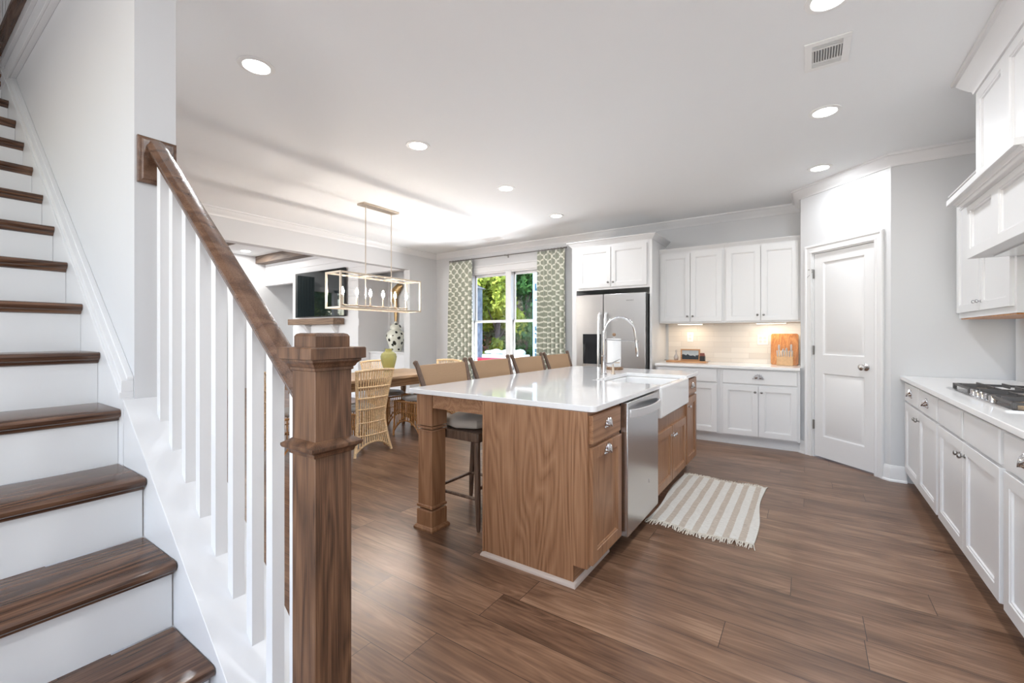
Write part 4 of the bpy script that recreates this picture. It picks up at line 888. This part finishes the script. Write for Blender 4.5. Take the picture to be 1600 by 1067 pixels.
# ---------------------------------------------------------------- chandelier
cx, cy0, cy1, hw_, cz0, cz1 = -4.28, 2.83, 3.99, .13, 1.545, 1.93
ch = thing('linear_chandelier', 'rectangular open-frame brushed chandelier with six candle bulbs over the dining table', 'chandelier', (cx, 3.41, CEIL))
m = MB(); m.box(cx-.065, cx+.065, 3.18, 3.70, CEIL-.022, CEIL-.0005); build('canopy', m, BRONZE, ch, bevel=.003)
for y in (3.25, 3.63): m = MB(); m.tube([(cx, y, CEIL-.022), (cx, y, cz0+.02)], .0055, 8); build('rod', m, BRONZE, ch)
m = MB(); b_ = .0095
for z in (cz0, cz1):
    for x in (cx-hw_, cx+hw_): m.box(x-b_, x+b_, cy0-b_, cy1+b_, z-b_, z+b_)
    for y in (cy0, cy1): m.box(cx-hw_+b_, cx+hw_-b_, y-b_, y+b_, z-b_, z+b_)
for x in (cx-hw_, cx+hw_):
    for y in (cy0, cy1): m.box(x-b_, x+b_, y-b_, y+b_, cz0+b_, cz1-b_)
for y in (3.25, 3.63): m.box(cx-hw_+b_, cx+hw_-b_, y-b_, y+b_, cz1-b_, cz1+b_)
build('frame', m, BRONZE, ch, bevel=.001)
m = MB(); m.tube([(cx, cy0+.10, cz0+.035), (cx, cy1-.10, cz0+.035)], .008, 8); build('candle_bar', m, BRONZE, ch)
for k in range(6):
    y = cy0+.115+(cy1-cy0-.23)*k/5
    m = MB(); m.lathe([(.018, cz0+.035), (.020, cz0+.045), (.010, cz0+.05), (.010, cz0+.155)], (cx, y, 0), 12); c_ = build('candle_sleeve', m, BRONZE, ch)
    m = MB(); m.lathe([(.007, 0), (.016, .022), (.017, .035), (.010, .062), (.002, .082)], (cx, y, cz0+.156), 12); b__ = build('bulb', m, BULB, c_, label='glowing amber flame-shaped bulb')

# ---------------------------------------------------------------- curtains
def curtain(x0, x1, z0, z1, lab, y=6.0, n=120, folds=7):
    m = MB(); vs = []; uv = []; W = (x1-x0)*1.0; nz = 24; ph = random.random()*6
    for j in range(nz+1):
        t = j/nz; z = z1-(z1-z0)*t; fl = 1+.06*t
        for i in range(n+1):
            u = i/n; a = u*folds*2*PI+ph; am = .012+.030*min(1, t*3)
            x = (x0+x1)/2+(x1-x0)*(u-.5)*fl+.008*math.sin(a*2+t*2); vs.append((x, y+am*math.sin(a+.5*math.sin(t*4+u*3)), z)); uv.append((u*W, z))
    fs = [(j*(n+1)+i, j*(n+1)+i+1, (j+1)*(n+1)+i+1, (j+1)*(n+1)+i) for j in range(nz) for i in range(n)]
    m.add(vs, fs); m.uv = uv
    t_ = thing('curtain', lab, 'curtain', ((x0+x1)/2, y, z0)); o = build('fabric', m, CURT, t_); s_ = o.modifiers.new('s', 'SOLIDIFY'); s_.thickness = .003
    m = MB(); 
    for k in range(9):
        x = x0+.015+(x1-x0-.03)*k/8
        for q in range(1): m.tube([(x+.001, y+.016*math.cos(a_*PI/6), 2.587+.016*math.sin(a_*PI/6)) for a_ in range(13)], .0022, 5)
    build('rings', m, DNICK, t_)
curtain(-5.47, -4.93, .02, 2.572, 'green and cream trellis-patterned curtain hanging left of the window')
curtain(-3.575, -3.085, .02, 2.572, 'green and cream trellis-patterned curtain hanging right of the window beside the fridge cabinet')
t = thing('curtain_rod', 'thin dark metal curtain rod above the window', 'curtain rod', (-4.2, 6.0, 2.587))
m = MB(); m.tube([(-5.46, 6.0, 2.587), (-3.08, 6.0, 2.587)], .0085, 10); m.ball((-5.47, 6.0, 2.587), .016); m.ball((-3.07, 6.0, 2.587), .016); build('rod', m, DNICK, t)
for x in (-5.38, -4.22, -3.16): m = MB(); m.tube([(x, BW-.001, 2.587), (x, 6.0, 2.587)], .006, 6); m.box(x-.012, x+.012, BW-.006, BW-.001, 2.555, 2.62); m.tube([(x-.012, 6.0, 2.587), (x+.012, 6.0, 2.587)], .013, 8); build('bracket', m, DNICK, t)

# ---------------------------------------------------------------- living room
def shiplap(m, x0, x1, y, z0, z1, p=.15):
    z = z0
    while z < z1-.01: m.box(x0, x1, y-.012, y-.0005, z+.002, min(z1, z+p-.002)); z += p
m = MB(); shiplap(m, -9.62, -7.27, FY, 1.56, 2.42); shiplap(m, -10.84, LW-.16, FY, 2.425, 3.09); shiplap(m, -9.62, -7.27, FY, 0, 1.42)
struct('trim_5', m, SHIP)
t = thing('television', 'large black wall-mounted television above the fireplace mantel', 'television', (-8.5, 5.3, 1.6))
TVX0, TVX1, TVZ0, TVZ1 = -9.38, -7.60, 1.615, 2.585; ty_ = 5.27
m = MB(); m.box(TVX0, TVX1, ty_, ty_+.045, TVZ0, TVZ1); build('casing', m, BLACK, t, bevel=.003)
build('screen', B(TVX0+.015, TVX1-.015, ty_-.002, ty_, TVZ0+.02, TVZ1-.015), mat('tv screen', (.012, .018, .020), .03, spec=.9), t)
build('wall_mount', B(-8.8, -8.2, ty_+.045, FY-.013, 1.9, 2.3), BLACK, t)
t = thing('fireplace_mantel', 'thick brown wood mantel shelf below the television', 'mantel', (-8.5, 5.2, 1.45))
build('shelf', B(-9.38, -7.72, 5.10, FY-.0125, 1.455, 1.58), MANTEL, t, bevel=.004)
m = MB(); m.prism([(5.20, 1.454), (FY-.013, 1.454), (FY-.013, 1.25)], -9.0, -8.9, 'x'); m.prism([(5.20, 1.454), (FY-.013, 1.454), (FY-.013, 1.25)], -8.0, -7.9, 'x'); build('corbel', m, TRIM, t)
t = thing('fireplace_surround', 'white fireplace surround with dark firebox under the mantel', 'fireplace', (-8.5, 5.3, 0))
m = MB(); m.box(-9.1, -8.95, 5.30, FY-.0125, 0, 1.2); m.box(-8.05, -7.9, 5.30, FY-.0125, 0, 1.2); m.box(-8.95, -8.05, 5.30, FY-.0125, 1.0, 1.2); build('surround', m, TRIM, t)
build('firebox', B(-8.95, -8.05, 5.325, FY-.0125, 0, 1.0), BLACK, t)
for (y0, y1, lab) in ((5.12, 5.345, 'dark wood ceiling beam running along the television wall'), (3.62, 3.80, 'dark wood ceiling beam over the middle of the living room')):
    build('ceiling_beam', B(-10.84, LW-.16, y0, y1, 2.93, 3.099), BEAM, label=lab, cat='beam', loc=(-8.4, (y0+y1)/2, 2.93), bevel=.004)
r = thing('recessed_light', 'recessed light in the living room ceiling seen past the header', 'ceiling light', (-10.3, 4.66, 3.1))
m = MB(); m.lathe([(.09, -.001), (.092, -.005), (.115, -.003), (.118, 0)], (-10.3, 4.66, 3.0995), 28, cap=False); build('trim_ring', m, PLASTIC, r); m = MB(); m.lathe([(.09, -.001), (.089, -.005), (.001, -.006)], (-10.3, 4.66, 3.0995), 28); build('lens', m, CANE, r)
light('downlight', 'AREA', (0, 0, -.02), (0, 0, 0), 18, (1, .975, .94), .18, parent=r)
m = MB()
for k in range(60): pass
loops = [[(-10.72+.035*math.sin(k*.9+.3*z), 4.02+.42*k/40, z) for k in range(41)]+[(-10.70+.035*math.sin(k*.9+.3*z), 4.02+.42*k/40, z) for k in range(40, -1, -1)] for z in (.05, 1.2, 2.75)]
m.loft(loops); t = thing('curtain', 'dark charcoal curtain in the living room, mirrored in the television', 'curtain', (-10.72, 4.2, .05)); build('fabric', m, mat('charcoal curtain', (.03, .035, .035), .9), t)
# ginger jars
def jar_mat():
    m = mat('black leaf porcelain', (.8, .8, .72), .15); n = m.node_tree.nodes; L = m.node_tree.links; p = n['Principled BSDF']
    tc = n.new('ShaderNodeTexCoord'); vo = n.new('ShaderNodeTexVoronoi'); vo.inputs['Scale'].default_value = 11; L.new(tc.outputs['Object'], vo.inputs['Vector'])
    no = n.new('ShaderNodeTexNoise'); no.inputs['Scale'].default_value = 28; L.new(tc.outputs['Object'], no.inputs['Vector'])
    a = n.new('ShaderNodeMath'); a.operation = 'MULTIPLY_ADD'; a.inputs[1].default_value = .35; L.new(no.outputs[0], a.inputs[0]); L.new(vo.outputs['Distance'], a.inputs[2])
    r = ramp(n, [(.50, (.03, .03, .025)), (.55, (.76, .76, .66))]); L.new(a.outputs[0], r.inputs[0]); L.new(r.outputs[0], p.inputs['Base Color'])
    return m
JM = jar_mat()
def ginger(x, y, z, s, lab):
    t = thing('ginger_jar', lab, 'jar', (x, y, z)); m = MB()
    m.lathe([(.14*s, 0), (.15*s, .02*s), (.16*s, .10*s), (.225*s, .30*s), (.235*s, .38*s), (.21*s, .46*s), (.14*s, .52*s), (.12*s, .54*s), (.12*s, .56*s)], (x, y, z+.0005), 32); build('body', m, JM, t)
    m = MB(); m.lathe([(.145*s, .555*s), (.15*s, .57*s), (.13*s, .63*s), (.08*s, .68*s), (.03*s, .70*s), (.035*s, .73*s), (.001, .75*s)], (x, y, z+.002), 28); build('lid', m, JM, t)
ginger(-6.78, 5.86, .915, .80, 'large white ginger jar with dark leaf pattern on the right living room niche ledge')
ginger(-9.95, 5.80, .93, .68, 'patterned ginger jar in the left niche beside the fireplace')
t = thing('gilded_wall_ornament', 'gilded carved wall ornament rising above the patterned ginger jar', 'wall decor', (-7.0, 6.05, 1.5))  # gilt carving only, there is no mirror
GOLD = mat('antique gilt', (.42, .27, .12), .4, .5, bump=.8, bscale=40, var=.3)
m = MB(); m.tube([(-7.00, 6.05, 1.48), (-7.00, 6.05, 1.85), (-7.06, 6.05, 2.0), (-7.02, 6.05, 2.12), (-6.90, 6.05, 2.22), (-6.80, 6.05, 2.24)], [.035, .045, .09, .11, .08, .02], 12, sq=.5); build('carving', m, GOLD, t)

# ---------------------------------------------------------------- outside
struct('ground', B(-26, 6, -8, 30, -.25, -.15), mat('red clay ground', (.30, .15, .09), .95, bscale=2, var=.3))
m = MB(); m.prism([(13, -.2), (15.5, 1.25), (30, 2.4), (30, -.2)], -26, 4, 'x'); build('bank', m, mat('mulch bank', (.26, .11, .06), .95, bscale=4, var=.35), kind='structure')
def tree(x, y, z0, h, rx, col, lab, n=5200, cz=.6, lw=.14, seed=1, trunk=.12):
    rnd = random.Random(seed); t = thing('tree', lab, 'tree', (x, y, z0))
    m = MB(); top = z0+h*.8; m.tube([(x, y, z0-.1), (x+.1, y, z0+h*.4), (x-.05, y+.1, top)], [trunk, trunk*.7, .02], 8)
    for k in range(9):
        zz = z0+h*(.25+.06*k); a = k*2.4; m.tube([(x, y, zz), (x+rx*.6*math.cos(a), y+rx*.6*math.sin(a), zz+h*.15)], [trunk*.3, .01], 5)
    build('trunk', m, mat('bark', (.16, .13, .11), .9, bscale=20, var=.3), t)
    cl = [(x+rnd.gauss(0, rx*.45), y+rnd.gauss(0, rx*.4), z0+h*(.12+.88*rnd.random()), rx*rnd.uniform(.25, .5)) for _ in range(34)]
    vs = []; fs = []
    for k in range(n):
        c = rnd.choice(cl); d = Vector((rnd.gauss(0, 1), rnd.gauss(0, 1), rnd.gauss(0, 1))).normalized()*c[3]*rnd.random()**.4
        p = Vector(c[:3])+d; a = Vector((rnd.gauss(0, 1), rnd.gauss(0, 1), rnd.gauss(0, 1))).normalized(); b = a.orthogonal().normalized(); s_ = lw*rnd.uniform(.5, 1.2)
        i = len(vs); vs += [p-a*s_, p+b*s_*.45, p+a*s_, p-b*s_*.45]; fs.append((i, i+1, i+2, i+3))
    m = MB(); m.add(vs, fs); lm = mat('leaf', col, .6, bscale=2.5, var=.5); lm.node_tree.nodes['Principled BSDF'].inputs['Transmission Weight'].default_value = 0
    o = build('foliage', m, lm, t, flat=True); return t
YG = (.30, .36, .035); DGc = (.06, .17, .035); OL = (.20, .24, .08); OR = (.30, .20, .06)
tree(-8.75, 11.9, -.15, 4.3, .85, YG, 'bright yellow-green leafy tree outside the left window pane', seed=3, n=7500, lw=.10)
tree(-10.9, 13.4, -.1, 5.4, 1.3, (.14, .23, .06), 'mid-green tree outside at the far left of the window', seed=5, n=6000)
tree(-8.25, 13.0, -.1, 4.2, 1.0, DGc, 'dark green bushy tree outside the right window pane', seed=7, n=9000, lw=.12)
tree(-10.6, 17.5, .6, 7, 2.0, OL, 'tall olive-green tree rising behind the dark green tree', seed=9, n=7000, lw=.26)
tree(-13.2, 18.5, .6, 7.5, 2.2, (.16, .24, .05), 'tall tree in the woods behind the yellow-green tree', seed=11, n=7000, lw=.28)
tree(-16.5, 19.5, .8, 8, 2.6, OL, 'broad tree at the left of the woods outside', seed=12, n=6000, lw=.3)
tree(-7.6, 18.0, .6, 7, 2.2, (.10, .20, .05), 'tree behind the wrapped house wall outside', seed=13, n=5000, lw=.28)
tree(-9.9, 14.6, .2, 2.2, 1.2, (.22, .22, .12), 'low dry shrub outside at the foot of the yellow-green tree', seed=15, n=5000, lw=.10, trunk=.03)
tree(-11.8, 15.8, .6, 3.0, 1.5, (.12, .18, .05), 'dark low shrub on the clay bank in the woods', seed=16, n=5000, lw=.14, trunk=.03)
tree(-9.4, 15.9, .6, 2.8, 1.4, (.08, .14, .04), 'deep green low shrub on the clay bank behind the lumber stack', seed=17, n=5000, lw=.14, trunk=.03)
# woods beyond the living room window
tree(-14.5, 3.4, -.15, 4.5, 1.5, (.20, .30, .05), 'leafy green tree outside the living room side window', seed=21, n=6000)
tree(-16.5, 1.2, -.15, 6, 2.2, (.12, .22, .05), 'larger tree outside the living room side window', seed=22, n=5000, lw=.2)
# neighbouring house under construction
t = thing('unfinished_house', 'neighbouring house wall in pale blue building wrap at the right of the window', 'house', (-4.0, 9.4, -.15))
WRAP = mat('blue house wrap', (.42, .62, .85), .5)
build('wrapped_wall', B(-5.75, -2.5, 9.4, 9.6, -.15, 5), WRAP, t)
m = MB(); 
for (z, hh) in ((3.05, .12), (2.35, .18), (2.1, .04), (1.35, .10), (1.25, .04), (1.02, .14), (.8, .09), (.68, .1)): m.box(-5.69, -5.56, 9.392, 9.3995, z, z+hh*.35); m.box(-5.69, -5.65, 9.392, 9.3995, z+hh*.35, z+hh); m.box(-5.60, -5.56, 9.392, 9.3995, z+hh*.35, z+hh)
build('wrap_print', m, mat('wrap print navy', (.03, .10, .16), .6), t)
t = thing('lumber_stack', 'low stack of lumber in white printed wrap outside the right window pane', 'lumber stack', (-6.6, 9.3, -.15))
m = MB(); m.box(-7.0, -5.8, 8.9, 9.35, .0, .74); build('wrapped_bundle', m, mat('white wrap', (.85, .88, .88), .4), t, bevel=.02)
m = MB(); 
for k in range(14): a = -6.95+k*.083; m.box(a, a+.05, 8.892, 8.8995, .56+.02*(k % 2), .64)
build('wrap_print', m, mat('print teal', (.02, .12, .18), .6), t)
for k in range(3): build('bearer', B(-6.9+.45*k, -6.8+.45*k, 8.9, 9.35, -.15, 0), TABLED, t)
t = thing('folded_tarp', 'crumpled pale blue-green sheet lying on the lumber stack outside', 'tarp', (-6.4, 9.12, .74))
m = MB()
for k in range(9): m.ball((-6.9+.12*k, 9.12+.05*math.sin(k*2), .79), .13, .17, .05+.02*(k % 3), 10, 6)
build('sheet', m, mat('pale tarp', (.62, .78, .74), .5, bscale=12, var=.2), t)
t = thing('red_bin', 'red plastic container outside behind the second bar stool', 'container', (-6.6, 8.2, -.15))
m = MB(); m.rect(-6.62, -5.78, 7.7, 8.2, [(.04, -.15), (.0, .66), (-.02, .68), (-.02, .70), (.03, .70)]); 
for k in range(7): m.box(-6.58+.12*k, -6.55+.12*k, 7.685, 7.71, -.1, .66)
build('shell', m, mat('red plastic', (.75, .05, .09), .4), t)
t = thing('reflection_stand_in', 'blue-grey box standing in for a reflection at the left of the window', 'shed', (-9.0, 10.3, -.15))  # invented box standing in for a blue-grey reflection in the glass
m = MB(); m.box(-9.9, -8.62, 10.2, 11.0, -.15, 2.7); 
for k in range(8): m.box(-9.9+.155*k, -9.87+.155*k, 10.18, 10.2, -.15, 2.7)
build('walls', m, mat('blue-grey reflection boards', (.30, .35, .40), .8, bscale=6, var=.3), t)
m = MB(); m.prism([(-10.0, 2.7), (-9.3, 3.05), (-8.55, 2.7)], 10.1, 11.1, 'y'); build('roof', m, mat('stand-in roof', (.2, .22, .24), .8), t)
